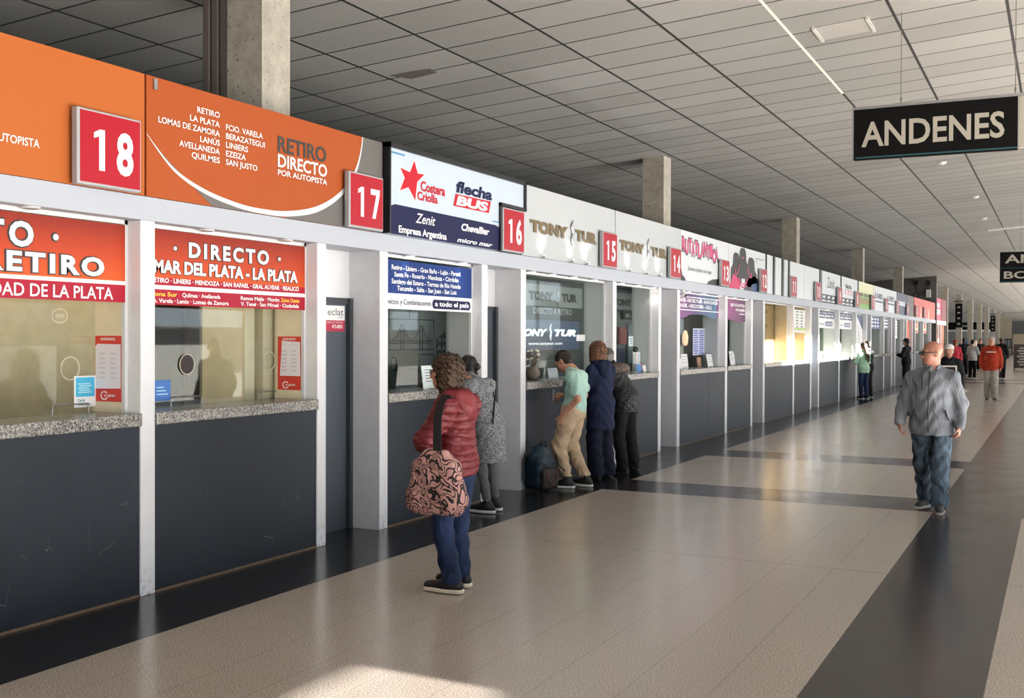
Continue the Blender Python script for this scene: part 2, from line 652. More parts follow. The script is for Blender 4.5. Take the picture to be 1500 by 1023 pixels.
# booth interior shared behind the counters
CAV = mat('booth_grey', '8a8e8e', 0.7)
st(MB().box(-2.42, -2.3, 2.0, 56.7, 0, 2.62), 'wall_booth', CAV, 'grey back wall inside the ticket booths', 'wall')
st(MB().box(-2.42, -0.15, 2.0, 56.7, 2.55, 2.62), 'ceiling_booth', mat('booth_ceiling', 'c9c9c4', 0.7), 'low ceiling inside the ticket booths', 'ceiling')

st(MB().box(-2.6, -0.09, 1.9, 56.7, 2.655, 2.68), 'bounce_blocker', mat('bounce_blocker_dark', '24221f', .95), 'added dark slab over the ticket booths cutting bounced light', 'roof')  # added dark cover, lessens light bounced onto the ceiling behind the signs
NUMW = {1: 'one', 2: 'two', 3: 'three', 4: 'four', 5: 'five', 6: 'six', 7: 'seven', 8: 'eight', 9: 'nine', 10: 'ten', 11: 'eleven',
        12: 'twelve', 13: 'thirteen', 14: 'fourteen', 15: 'fifteen', 16: 'sixteen', 17: 'seventeen', 18: 'eighteen'}
# (number, y start, y end)
BAY = [(18, 2.61, 5.36), (17, 5.49, 7.28), (16, 8.33, 10.12), (15, 11.18, 13.88), (14, 14.01, 15.76), (13, 16.80, 19.44),
       (12, 19.58, 21.28), (11, 22.40, 25.05), (10, 25.19, 26.98), (9, 28.08, 30.78), (8, 30.92, 33.60), ('8b', 33.74, 35.55),
       (7, 36.56, 39.28), (6, 39.42, 41.20), (5, 42.24, 44.60), (4, 45.54, 47.30), (3, 48.44, 51.30), (2, 51.44, 54.50)]
DOORS = [(7.40, 8.20), (10.25, 11.05), (15.88, 16.66), (21.42, 22.26), (27.12, 27.94), (35.68, 36.42), (41.33, 42.10), (44.74, 45.40), (47.44, 48.30)]
BASEW = mat('raw_wood_edge', '6b5743', 0.7, var=0.2, vscale=12)
SIDECOL = {18: CREAM, 17: CREAM, 11: CREAM_D, 10: CREAM_D, 9: WHITE, 8: WHITE, '8b': WHITE}
WIN = {}
for i, (n, ya, yb) in enumerate(BAY):
    nm = NUMW.get(n, 'eight')
    extra = ', narrow with white blind' if n == '8b' else ''
    where = 'beneath red number ' + nm + extra
    t = empty('ticket_counter', (0, (ya + yb) / 2, 0), 0, 'dark grey ticket counter with speckled granite top ' + where, 'counter', 'ticket counters')
    c = (ya + yb) / 2
    w = (yb - ya) / 2
    MB().rbox(-0.42, 0.018, -w, w, 1.128, 1.214, 0.008).build('granite_top', GRANITE, t)
    if n in (13,):
        m0 = 0.35
        MB().box(-0.05, -0.012, -w, m0 - .003, 0.016, 1.128).build('front_panel', PANEL, t)
        MB().box(-0.05, -0.012, m0 + .003, w, 0.016, 1.128).build('front_panel', PANEL, t)
    else:
        MB().box(-0.05, -0.012, -w, w, 0.016, 1.128).build('front_panel', PANEL, t)
    MB().box(-0.06, -0.004, -w, w, 0.0, 0.016).build('base_strip', BASEW, t)
    # window: white frame, fixed glass set back behind the granite ledge
    wn = empty('window_%d' % (i + 1), (0, c, 0), 0, 'glazed ticket window ' + where, 'window', kind='structure')
    f = MB()
    f.box(-0.145, -0.115, w - 0.025, w, 1.214, 2.49).box(-0.145, -0.115, -w, -w + 0.025, 1.214, 2.49).box(-0.145, -0.115, -w, w, 2.462, 2.49)
    f.build('frame', ALU, wn)
    MB().box(-0.394, -0.386, -w, w, 1.214, 2.55).build('glass', GLASS, wn)
    s = MB().box(-0.42, -0.145, w - 0.02, w + 0.06, 1.214, 2.55).box(-0.42, -0.145, -w - 0.06, -w + 0.02, 1.214, 2.55)
    s.build('side_cheek', SIDECOL.get(n, GREYW), wn)
    WIN[n] = wn
    lo = MB().box(-0.42, -0.36, -w, w, 0.0, 1.128)
    lo.build('back_board', DARK, t)

# doors in their niches
for i, (ya, yb) in enumerate(DOORS):
    d = empty('door_%d' % (i + 1), (-0.33, (ya + yb) / 2, 0), 0, 'dark grey staff door set back between two ticket counters', 'door', kind='structure')
    w = (yb - ya) / 2
    MB().box(-0.06, 0.0, -w, w - 0.05, 0.0, 2.02).build('door_leaf', DOORM, d)
    fr = MB().box(-0.06, 0.02, -w, w, 2.02, 2.07).box(-0.06, 0.045, w - 0.05, w, 0, 2.07).box(-0.06, 0.02, -w, -w + 0.04, 0, 2.07)
    fr.build('frame', mat('door_frame', '2f3338', 0.45), d)
    hd = MB().cyl((0.0, -w + 0.12, 1.0), (0.06, -w + 0.12, 1.0), 0.012).cyl((0.055, -w + 0.12, 1.0), (0.055, -w + 0.24, 1.0), 0.01)
    hd.build('handle', METAL, d)
    MB().box(-0.06, 0.0, -w, w, 2.07, 2.5).build('overpanel', WHITE, d)
    mb = MB().box(-0.42, -0.003, yb - .004, yb + 0.02, 0, 2.49).box(-0.42, -0.15, ya - 0.02, ya, 0, 2.49)
    st(mb, 'wall_niche', mat('niche_paint', 'c9c9cc', 0.5, var=0.04), 'grey side wall of a staff door niche', 'wall')

# concrete columns, one every ten metres, rising behind the counters to the ceiling
ci = 0
for k in range(0, 14):
    y = 7.19 + 10.25 * k
    if k == 5:
        continue
    ztop = ceil_z(-0.68) + .05
    mb = MB().box(-0.87, -0.5, y, y + 0.37, 0, ztop)
    ci += 1
    o = st(mb, 'column_%d' % ci, CONC, 'square raw concrete column rising to the ceiling', 'column')
    if k == 0:
        r = MB()
        for q in range(3):
            r.rbox(-1.16 + q * 0.095, -1.085 + q * 0.095, y + .02, y + 0.2, 2.7, ceil_z(-1.17) - .005, 0.012)
        r.box(-1.17, -0.875, y + .06, y + 0.2, 2.7, ceil_z(-1.17) - .005)
        tag(r.build('cable_duct', mat('duct_brown', '5d5550', 0.6)), 'ribbed brown cable duct running up beside the nearest concrete column', 'duct')

# ------------------------------------------------------------------ fascia signs
FZ0, FZ1 = 2.652, 3.455
ORANGE = mat('sign_orange', '9f5423', 0.6, spec=.2)
ORANGE2 = mat('sign_dark_orange', '93451c', 0.6, spec=.2)
SIGNGREY = mat('sign_grey', '585552', 0.6)
SIGNWHITE = mat('sign_white', 'd3d7da', 0.4)
SILVER = mat('satin_silver', 'adb1b3', 0.5, 0.0, 0.3)
NAVY = mat('sign_navy', '13173c', 0.6, spec=.2)
BRONZE = mat('bronze_letters', '6b5a3a', 0.35, 0.3)


def fascia(label, y0, y1, m, x=0.0, th=0.08):
    t = empty('fascia_sign', (0, 0, 0), 0, label, 'sign', 'signs above the ticket counters')
    MB().box(x - th, x, y0 + 0.006, y1 - 0.006, FZ0, FZ1).build('panel', m, t)
    return t


t = fascia('plain orange fascia sign ending in the word AUTOPISTA beside red number eighteen', 2.4, 5.40, ORANGE)
mb = MB()
wtext(mb, 'POR AUTOPISTA', 0.003, 4.10, 2.836, 0.046, 4.56, off=.012)
mb.build('lettering', LETW, t)

t = fascia('dark orange fascia sign listing destinations in white with a grey and white swoosh', 5.405, 8.235, ORANGE2)
xs = 0.002
low = smooth_line([(5.41, 3.062), (5.654, 2.853), (5.954, 2.735), (6.313, 2.670), (6.60, 2.6545), (6.87, 2.6625), (7.219, 2.722), (7.50, 2.84), (7.72, 3.0), (7.84, 3.16), (7.90, 3.32), (7.926, FZ1)])
upp = smooth_line([(5.41, 3.066), (5.66, 2.872), (5.97, 2.762), (6.33, 2.703), (6.60, 2.692), (6.87, 2.705), (7.20, 2.766), (7.47, 2.872), (7.69, 3.02), (7.815, 3.17), (7.885, 3.325), (7.915, FZ1)])
g = MB()
g.yz(xs, low[30:] + [(8.229, FZ1), (8.229, FZ0), (6.87, FZ0)], 0)
g.yz(xs, low[:24] + [(6.45, FZ0), (6.04, FZ0), (5.60, 2.92)], 0)
g.build('grey_field', SIGNGREY, t)
w_ = MB()
w_.yz(xs + .001, [(p[0], max(p[1], FZ0 + .001)) for p in low] + upp[::-1], 0)
w_.build('white_curve', SIGNWHITE, t)
mb = MB()
for s_, z, w0 in (('RETIRO', 3.293, .23), ('LA PLATA', 3.225, .30), ('LOMAS DE ZAMORA', 3.159, .60), ('LANÚS', 3.093, .20), ('AVELLANEDA', 3.031, .405), ('QUILMES', 2.968, .285)):
    wtext(mb, s_, 0.004, 6.115 - w0, z, 0.040, 6.115, off=.012)
for s_, z, w0 in (('FCIO. VARELA', 3.222, .41), ('BERAZATEGUI', 3.158, .434), ('LINIERS', 3.094, .24), ('EZEIZA', 3.031, .216), ('SAN JUSTO', 2.970, .347)):
    wtext(mb, s_, 0.004, 6.18, z, 0.040, 6.18 + w0, off=.012)
wtext(mb, 'DIRECTO', 0.004, 6.769, 3.04, 0.094, 7.403, off=.02)
wtext(mb, 'POR AUTOPISTA', 0.004, 6.769, 2.975, 0.042, 7.404, off=.014)
mb.build('white_lettering', LETW, t)
mb = MB()
wtext(mb, 'RETIRO', 0.004, 6.769, 3.158, 0.116, 7.394, off=.025)
mb.build('grey_lettering', mat('sign_lettering_grey', '2e2a27', .6), t)
MB().box(0, .012, 5.47, 5.50, 3.37, 3.44).build('clip', METAL, t)

t = empty('fascia_sign', (0, 0, 0), 0, 'black framed light box with a red star and white navy bus logos', 'sign', 'signs above the ticket counters')
MB().yz(.05, [(8.25, FZ0), (10.41, FZ0), (10.41, 3.14), (11.02, 3.14), (11.02, FZ1 - .005), (8.25, FZ1 - .005)], 0, .13).build('panel', mat('lightbox_face', 'b9c6d2', 0.3, emit=0.06), t)
fr = MB()
fr.box(-0.08, 0.075, 8.24, 8.262, FZ0, FZ1 + .01).box(-0.08, 0.075, 8.24, 11.035, FZ1 - .035, FZ1 + .01).box(-.08, .075, 11.0, 11.035, 3.13, FZ1)
fr.box(-0.08, 0.075, 10.40, 11.035, 3.13, 3.165).box(-.08, .075, 10.40, 10.43, FZ0, 3.16)
fr.build('black_frame', BLACK, t)
mb = MB()
star = [(8.688, 3.362), (8.748, 3.25), (8.87, 3.256), (8.74, 3.17), (8.705, 2.99), (8.585, 3.10), (8.44, 3.054), (8.52, 3.178), (8.445, 3.262), (8.61, 3.243)]
cy_, cz_ = 8.64, 3.18
mb.yz(0.052, [(cy_ + (p[0] - cy_) * 1.16, cz_ + (p[1] - cz_) * 1.16) for p in star], 0)
mb.build('star_outline', LETW, t)
mb = MB()
mb.yz(0.053, star, 0)
wtext(mb, 'Costera', 0.054, 8.80, 3.098, 0.088, 9.256, off=.03)
wtext(mb, 'Criolla', 0.054, 8.74, 3.008, 0.075, 9.113, off=.03)
mb.yz(0.053, [(9.417, 3.022), (10.169, 3.026), (10.214, 3.152), (9.462, 3.146)], 0)
mb.build('red_logo', RED, t)
mb = MB()
wtext(mb, 'BUS', 0.055, 9.47, 3.043, 0.084, 10.15, off=.05, shear=.15)
mb.build('white_logo', LETW, t)
mb = MB()
wtext(mb, 'flecha', 0.054, 9.471, 3.168, 0.105, 10.24, off=.04, shear=.15)
mb.yz(0.052, [(8.28, FZ0), (8.28, 2.86), (8.30, 2.905), (8.36, 2.922), (10.33, 2.916), (10.39, 2.90), (10.405, 2.86), (10.41, FZ0)], 0)
mb.build('navy_field', NAVY, t)
mb = MB()
wtext(mb, 'Zenit', 0.054, 8.71, 2.79, 0.088, 9.07, off=.01, shear=.3)
wtext(mb, 'Empresa Argentina', 0.054, 8.42, 2.675, 0.06, 9.285, off=.03)
wtext(mb, 'Chevallier', 0.054, 9.58, 2.797, 0.066, 10.18, off=.035, shear=.2)
wtext(mb, 'micro mar', 0.054, 9.49, 2.675, 0.042, 10.25, off=.03, shear=.35)
mb.build('white_lettering', LETW, t)
mb = MB().box(.051, .053, 8.27, 8.52, 3.375, 3.39).box(.051, .053, 10.25, 10.40, 2.945, 2.957)
mb.build('blue_line', mat('line_blue', '2d78a8', 0.4), t)


def seahorse(mb, x, yc, z0, z1, m=0):
    """the thin curled figure between the two words"""
    h = z1 - z0
    P = [(.35, 1.0), (.05, .86), (-.25, .74), (-.05, .62), (.2, .52), (.05, .38), (-.15, .24), (.0, .1), (.18, .03), (.25, .1)]
    mb.tube([(x, yc + p[0] * h * .32, z0 + p[1] * h) for p in P], [h * .012, h * .03, h * .05, h * .05, h * .06, h * .06, h * .05, h * .03, h * .02, h * .01], 6, m)
    mb.tube([(x, yc + .22 * h * .32 + d, z0 + (.5 - .28 * k) * h) for k, d in ((0, 0), (.4, h * .07), (.8, h * .05), (1.2, h * .01))], h * .014, 6, m)


def tonytur(t, x, y0, y1, ya, yb, z, cap, m_, m2, off=.075):
    mb = MB()
    wtext(mb, 'TONY', x, y0, z, cap, y1, off=off)
    wtext(mb, 'TUR', x, ya, z, cap, yb, off=off)
    mb.build('lettering', m_, t)
    s_ = MB()
    seahorse(s_, x, (y1 + ya) / 2, z - cap * .8, z + cap * 2.0)
    s_.build('figure', m2, t, True)


UPL = mat('uplight_lens', 'fff4de', 0.3, emit=30.0)
for (ya, yb, a_, w1, w2, ups, nmb) in ((11.06, 13.94, 11.265, 12.33, 12.56, (11.561, 12.394, 12.871), 'fifteen'), (13.955, 16.775, 14.10, 15.09, 15.385, (14.392, 15.122, 15.696), 'fourteen')):
    t = fascia('satin silver fascia sign with bronze letters and a curled figure beside red number ' + nmb, ya, yb, SILVER)
    tonytur(t, 0.012, a_, w1, w2, w2 + .71, 2.945, 0.118, BRONZE, METAL)
    for yy in ups:
        u = empty('uplight', (0.055, yy, 2.65), 0, 'small uplight on the white beam washing the sign beside red number %s, at its %s' %
                  (nmb, ('start', 'middle', 'end')[ups.index(yy)]), 'lamp', 'uplights under the silver signs')
        MB().cyl((0, 0, 0), (0, 0, 0.03), 0.022).box(-.05, .0, -.008, .008, 0, .012).build('housing', METAL, u)
        MB().cyl((0, 0, 0.0302), (0, 0, 0.031), 0.018).build('lens', UPL, u)
        ld = bpy.data.lights.new('uplight_beam', 'SPOT')
        ld.energy = 17.0
        ld.spot_size = math.radians(95)
        ld.spot_blend = 0.9
        ld.shadow_soft_size = 0.015
        lo = bpy.data.objects.new('uplight_beam', ld)
        COL.objects.link(lo)
        lo.parent = u
        lo.location = (0.0, 0, 0.04)
        lo.rotation_euler = Vector((0.30, 0, -1)).to_track_quat('Z', 'Y').to_euler()

PINK = mat('logo_pink', 'c2406e', 0.5, var=0.25, vscale=12)
t = fascia('pale fascia sign with a jagged pink logo and handwritten line over counter thirteen', 16.79, 19.62, SIGNWHITE)
mb = MB()
for k, ch in enumerate('RUTATLANTICA'):
    yy = 16.87 + k * 0.172
    dz = (.03, -.01, .03, -.015, .02, -.03, .01, .03, -.01, .02, -.05, -.01)[k]
    wtext(mb, ch, 0.003, yy - .015, 3.10 + dz, 0.21, yy + .185, off=.09)
mb.build('logo_outline', mat('logo_shadow', '35404e', 0.5), t)
mb = MB()
for k, ch in enumerate('RUTATLANTICA'):
    yy = 16.87 + k * 0.172
    dz = (.03, -.01, .03, -.015, .02, -.03, .01, .03, -.01, .02, -.05, -.01)[k]
    wtext(mb, ch, 0.005, yy, 3.115 + dz, 0.185, yy + .165, off=.05)
mb.build('pink_logo', PINK, t)
mb = MB()
wtext(mb, 'Sumate al placer de viajar', 0.004, 17.18, 2.83, 0.07, 18.55, off=-.005, shear=.3)
mb.yz(.003, [(16.80, FZ0), (16.80, 2.85), (16.84, 2.83), (16.90, 2.74), (17.05, 2.69), (17.08, FZ0)], 0)
mb.yz(.003, [(18.25, FZ0), (18.35, 2.70), (18.6, 2.745), (18.95, 2.77), (19.6, 2.78), (19.6, FZ0)], 0)
mb.build('black_lettering', LETK, t)

t = fascia('pale fascia sign showing three black coach seats over counter twelve', 19.63, 22.42, SIGNWHITE)
mb = MB()
SEATK = mat('seat_black', '17181b', 0.5, var=0.3, vscale=6)


def seat(y, z0, z1, w, x):
    h = z1 - z0
    return [(y - w, z0), (y - w * .95, z0 + h * .45), (y - w * .6, z0 + h * .6), (y - w * .52, z0 + h * .9), (y - w * .3, z1), (y + w * .3, z1),
            (y + w * .52, z0 + h * .9), (y + w * .6, z0 + h * .6), (y + w * .95, z0 + h * .45), (y + w, z0)]


mb.yz(.003, seat(20.15, 2.75, 3.32, .40, 0), 0)
mb.yz(.003, seat(21.25, 2.72, 3.30, .46, 0), 0)
mb.yz(.003, [(20.7, FZ0), (21.0, 2.9), (21.5, 2.95), (21.8, 2.9), (22.41, 2.75), (22.41, FZ0)], 0)
mb.yz(.005, seat(20.62, 2.86, 3.44, .42, 0), 0)
mb.build('seat_picture', SEATK, t)
mb = MB()
mb.yz(.004, [(19.64, FZ0), (19.72, 2.72), (19.95, 2.92), (20.3, 2.86), (20.45, FZ0)], 0)
mb.build('pink_field', mat('field_pink', 'b51c56', 0.5), t)
mb = MB()
mb.yz(.0045, [(21.2, FZ0), (21.3, 2.78), (21.65, 2.82), (22.0, 2.70), (22.05, FZ0)], 0)
mb.build('blue_field', mat('field_blue', '1f3f66', 0.5), t)
mb = MB()
for (yy, zz, s_) in ((20.12, 3.0, 1), (21.18, 2.98, -1)):
    mb.tube([(.006, yy + s_ * .22, zz + .12), (.006, yy + s_ * .16, zz), (.006, yy + s_ * .05, zz - .08), (.006, yy - s_ * .1, zz - .06), (.006, yy - s_ * .05, zz + .02)], .012, 5)
mb.tube([(.007, 20.3, 2.86), (.007, 20.4, 2.78), (.007, 20.62, 2.75), (.007, 20.85, 2.78), (.007, 20.95, 2.88)], .016, 5)
mb.tube([(.007, 20.35, 2.74), (.007, 20.62, 2.69), (.007, 20.9, 2.74)], .014, 5)
mb.yz(.006, [(20.52, 3.27), (20.62, 3.235), (20.72, 3.27), (20.62, 3.262)], 0)
mb.build('stitch_lines', mat('stitch_pink', 'd86a8c', 0.5), t)
mb = MB()
wtext(mb, 'www', .004, 21.55, 3.30, .03, 22.25, off=.03)
wtext(mb, '@', .004, 21.6, 3.24, .03, 21.68, off=.02)
mb.build('grey_lettering', LETG, t)

for q, (ya, yb) in enumerate(((22.46, 23.06), (23.20, 23.86), (24.02, 24.50))):
    t = fascia('narrow blank white fascia panel with black edges, %s of three after the coach seats' % ('first', 'second', 'third')[q], ya, yb, SIGNWHITE)
    MB().box(-.08, .02, yb + .0, yb + .12, FZ0, FZ1).box(-.08, .02, ya - .02, ya + .004, FZ0, FZ1).build('black_edge', BLACK, t)
t = fascia('wide blank white fascia sign in two panes over counters eleven and ten', 24.64, 28.02, SIGNWHITE)
MB().box(0, .002, 26.2, 26.22, FZ0, FZ1).build('joint', GREYW, t)
t2 = MB().box(-.08, .02, 28.02, 28.28, FZ0, FZ1).build('black_edge', BLACK, t)


def panel_icons(t, ya, yb):
    MB().box(0.001, 0.004, ya, yb, FZ0, 2.87).build('navy_field', mat('dark_slate', '2a2f3c', 0.5), t)
    mb = MB()
    n = 3
    for k in range(n):
        yc = ya + (k + .5) * (yb - ya) / n * .94
        mb.yz(.006, [(yc - .18, 2.80), (yc - .05, 2.84), (yc + .15, 2.82), (yc + .08, 2.77), (yc - .1, 2.765)], 0)
        mb.box(.005, .006, yc - .26, yc + .22, 2.685, 2.715)
    mb.build('white_icons', LETW, t)


t = fascia('white fascia sign with a tall slanted script word over counter nine', 28.30, 31.0, SIGNWHITE)
mb = MB()
wtext(mb, 'Zenit', .004, 29.0, 3.05, .27, 30.1, off=.0, shear=.25)
mb.build('script_lettering', LETG, t)
panel_icons(t, 28.32, 30.35)
MB().box(-.08, .02, 30.98, 31.06, FZ0, FZ1).build('black_edge', BLACK, t)
t = fascia('white fascia sign with a red boxed word over counter eight', 31.07, 33.84, SIGNWHITE)
mb = MB()
wtext(mb, 'flecha', .004, 31.75, 3.15, .12, 32.75, off=.03, shear=.15)
mb.build('dark_lettering', LETG, t)
mb = MB().box(.002, .004, 31.72, 32.75, 2.98, 3.11)
mb.build('red_box', mat('faded_red', 'c4545c', 0.5), t)
mb = MB()
wtext(mb, 'BUS', .006, 31.8, 3.0, .09, 32.68, off=.05)
mb.build('white_lettering', LETW, t)
panel_icons(t, 31.1, 33.2)
MB().box(-.08, .02, 33.82, 33.9, FZ0, FZ1).build('black_edge', BLACK, t)


def landscape_mat():
    t = NT('landscape_print')
    sep = t.n('SeparateXYZ')
    t.l(t.coord(), sep.inputs[0])
    nz = t.noise(2.5, 4.0, 0.6)
    z = t.math('ADD', t.math('MULTIPLY', t.math('SUBTRACT', sep.outputs[2], FZ0), 1.25), t.math('MULTIPLY', t.math('SUBTRACT', nz, 0.5), 0.16))
    t.l(t.ramp(z, [(0.0, '7fae4a'), (0.18, '5f8f3a'), (0.26, 'a2693f'), (0.38, '5d7a4c'), (0.5, 'b5c46a'), (0.56, 'cfd08a'), (0.7, 'e3e2b4'), (1.0, 'e6e7c4')]), t.b.inputs['Base Color'])
    return t.m


t = fascia('fascia sign with a yellow green landscape print over counter seven', 33.92, 36.9, landscape_mat())
mb = MB()
for k, (y_, w0) in enumerate(((34.05, .8), (35.0, .8), (35.9, .75))):
    mb.box(.002, .005, y_, y_ + w0, 3.02, 3.12)
mb.build('dark_label', mat('dark_green', '3d4a2c', 0.5), t)
t = fascia('long white fascia sign with a navy word printed twice over counters six and five', 36.95, 42.5, SIGNWHITE)
mb = MB()
for y_ in (37.2, 40.0):
    wtext(mb, 'EL RAPIDO', .004, y_, 3.06, .16, y_ + 1.75, off=.04, shear=.2)
    mb.box(.002, .004, y_ + .1, y_ + 1.8, 2.93, 2.985)
mb.build('navy_lettering', mat('soft_navy', '3d4668', 0.5), t)
t = fascia('navy fascia sign with a pale band over counter four', 42.6, 45.55, mat('sign_slate_navy', '2f3a5a', 0.5))
MB().box(.001, .004, 42.9, 45.4, 2.98, 3.15).build('pale_band', mat('pale_blue', 'c5cbd4', 0.5), t)
t = fascia('dark brown streaked fascia sign next to the navy one', 45.6, 47.75, mat('sign_brown', '4a443e', 0.5, var=0.5, vscale=5))
t = fascia('last fascia sign, red with pale streaks by the block wall', 47.9, 56.3, mat('sign_coral', 'c4473a', 0.5, var=0.1, vscale=2))
mb = MB()
for (y_, h_) in ((50.0, .55), (53.0, .5)):
    mb.yz(.003, [(y_, FZ0), (y_ + .25, FZ0 + h_ * .5), (y_ + .1, FZ0 + h_), (y_ + .5, FZ0 + h_ * .6), (y_ + .6, FZ0 + h_ * .9), (y_ + .7, FZ0)], 0)
mb.build('pale_streak', mat('pale_peach', 'e9b9a0', 0.5), t)

# ------------------------------------------------------------------ red number boxes
NB = {18: 4.775, 17: 7.62, 16: 10.445, 15: 13.32, 14: 16.10, 13: 18.92, 12: 21.76, 11: 24.50, 10: 27.26, 9: 30.25, 8: 33.1, 7: 36.1, 6: 39.2, 5: 42.0, 4: 45.0, 3: 48.0, 2: 51.0}
REDF = mat('number_red', '960c1e', 0.4, spec=.25)
for n, y0 in NB.items():
    w = 0.52 if n > 11 else 0.6
    t = empty('number_sign', (0.022 if n != 16 else 0.03, y0, 2.652), 0, 'red box sign with white number %s on the white beam' % NUMW[n], 'sign', 'red counter number signs')
    MB().rbox(0.0, 0.05, 0, w, 0, 0.47, 0.008).build('case', mat('case_grey', '9a9a9c', .4), t)
    MB().box(0.05, 0.0515, 0.022, w - 0.012, 0.018, 0.455).build('red_face', REDF, t)
    mb = MB()
    s_ = str(n)
    def digit(ch, y, wd):
        if ch == '1':
            mb.yz(.053, [(y + wd * .30, .10), (y + wd * .62, .10), (y + wd * .62, .355), (y + wd * .36, .355), (y + wd * .02, .33), (y + wd * .02, .295), (y + wd * .30, .31)], 0)
        elif ch == '7':
            mb.yz(.053, [(y + wd * .1, .355), (y + wd * .95, .355), (y + wd * .95, .315), (y + wd * .55, .10), (y + wd * .25, .10), (y + wd * .62, .305), (y + wd * .1, .305)], 0)
        else:
            mb.text(ch, (.053, y + wd * .05, .105), YV, ZV, .245, wd * .85, off=.035)
    if len(s_) == 2:
        digit(s_[0], w * .24, .145)
        digit(s_[1], w * .58, .165)
    else:
        digit(s_, w * .34, .16)
    mb.build('digits', LETW, t)

# ------------------------------------------------------------------ banners at the window heads
XB = -0.113


def banner(label, y0, y1, z0, z1, m, group='banners at the window heads'):
    t = empty('window_banner', (0, 0, 0), 0, label, 'banner', group)
    MB().box(XB - .006, XB, y0, y1, z0, z1).build('sheet', m, t)
    return t


def outlined(t, rows):
    mk, mw = MB(), MB()
    for s_, ya, yb, z, cap, sp, o1, o2 in rows:
        e = (o1 - o2) * cap * .75
        wtext(mk, s_, XB + .002, ya, z, cap, yb, off=o1, sp=sp)
        wtext(mw, s_, XB + .004, ya + e, z, cap, yb - e, off=o2, sp=sp)
    mk.build('letter_outline', LETK, t)
    mw.build('white_lettering', LETW, t)


def grad_orange():
    t = NT('banner_orange_red')
    sep = t.n('SeparateXYZ')
    t.l(t.coord(), sep.inputs[0])
    w = t.n('TexWave', wave_type='RINGS')
    t.l(t.ramp(t.math('MULTIPLY', t.math('SUBTRACT', sep.outputs[2], 2.05), 2.6), [(0.0, 'b9501f'), (0.5, 'a33a1b'), (1.0, '7c2416')]), t.b.inputs['Base Color'])
    t.b.inputs['Roughness'].default_value = 0.5
    t.b.inputs['Specular IOR Level'].default_value = .2
    return t.m


OBAN = grad_orange()
CRIM = mat('banner_crimson', '8f1228', 0.5, spec=.2)
t = banner('orange and red window banner in outlined letters ending in RETIRO over counter eighteen', 2.65, 5.335, 1.945, 2.455, OBAN)
MB().box(XB - .001, XB + .001, 2.65, 5.335, 1.945, 2.06).build('crimson_band', CRIM, t)
MB().box(XB - .001, XB + .0015, 2.65, 5.335, 2.06, 2.085).build('white_line', LETW, t)
outlined(t, [('· DIRECTO ·', 3.30, 4.80, 2.262, 0.135, 1.35, .085, .04), ('LA PLATA - RETIRO', 2.75, 5.16, 2.112, 0.108, 1.25, .085, .04)])
mb = MB()
wtext(mb, 'CIUDAD DE LA PLATA', XB + .003, 4.13, 1.962, 0.075, 5.23, off=.012)
mb.build('band_lettering', LETW, t)

t = banner('orange and red window banner listing long distance towns over counter seventeen', 5.50, 7.262, 1.94, 2.458, OBAN)
MB().box(XB - .001, XB + .001, 5.50, 7.262, 1.94, 2.125).build('crimson_band', CRIM, t)
MB().box(XB - .001, XB + .0015, 5.50, 7.262, 2.046, 2.075).build('white_line', LETW, t)
outlined(t, [('· DIRECTO ·', 5.77, 6.95, 2.287, 0.098, 1.35, .085, .04), ('MAR DEL PLATA - LA PLATA', 5.585, 7.165, 2.163, 0.082, 1.0, .08, .04)])
mb = MB()
wtext(mb, 'RETIRO · LINIERS · MENDOZA · SAN RAFAEL · GRAL ALVEAR · REALICÓ', XB + .003, 5.56, 2.094, 0.030, 7.18, off=.03)
wtext(mb, 'Quilmes · Avellaneda', XB + .003, 5.86, 2.0, 0.028, 6.25, off=.02)
wtext(mb, 'Fcio. Varela · Lanús · Lomas de Zamora', XB + .003, 5.53, 1.955, 0.028, 6.34, off=.02)
wtext(mb, 'Ramos Mejía · Morón', XB + .003, 6.475, 2.0, 0.028, 6.93, off=.02)
wtext(mb, 'V. Tesei · San Miguel · Ciudadela', XB + .003, 6.475, 1.957, 0.028, 7.18, off=.02)
mb.build('band_lettering', LETW, t)
mb = MB()
wtext(mb, 'Zona Sur', XB + .003, 5.55, 2.0, 0.028, 5.81, off=.02)
wtext(mb, 'Zona Oeste', XB + .003, 6.95, 2.0, 0.028, 7.185, off=.02)
mb.build('yellow_lettering', mat('letter_yellow', 'f0c030', 0.5), t)

BLUEB = mat('banner_blue', '132f68', 0.6, spec=.2, var=0.1, vscale=3)
t = banner('deep blue window banner with four lines of towns over counter sixteen', 8.335, 10.10, 2.13, 2.44, BLUEB)
MB().box(XB - .004, XB, 8.335, 10.10, 1.985, 2.13).build('white_band', LETW, t)
mb = MB()
wtext(mb, 'Retiro - Liniers - Gran BsAs - Luján - Paraná', XB + .003, 8.557, 2.352, .042, 9.857, off=.02)
wtext(mb, 'Santa Fe - Rosario - Mendoza - Córdoba', XB + .003, 8.603, 2.288, .042, 9.814, off=.02)
wtext(mb, 'Santiago del Estero - Termas de Río Hondo', XB + .003, 8.557, 2.222, .042, 9.857, off=.02)
wtext(mb, 'Tucumán - Salta - San Juan - San Luis', XB + .003, 8.651, 2.160, .042, 9.772, off=.02)
mb.build('white_lettering', LETW, t)
mb = MB()
wtext(mb, 'Servicios y Combinaciones', XB + .003, 8.39, 2.03, .05, 9.27, off=.005)
pts = []
for k in range(16):
    a = math.pi / 2 + math.pi * k / 15
    pts.append((9.335 + .042 * math.cos(a), 2.05 + .046 * math.sin(a)))
for k in range(16):
    a = -math.pi / 2 + math.pi * k / 15
    pts.append((10.03 + .042 * math.cos(a), 2.05 + .046 * math.sin(a)))
mb.yz(XB + .002, pts, 0)
mb.build('navy_print', NAVY, t)
mb = MB()
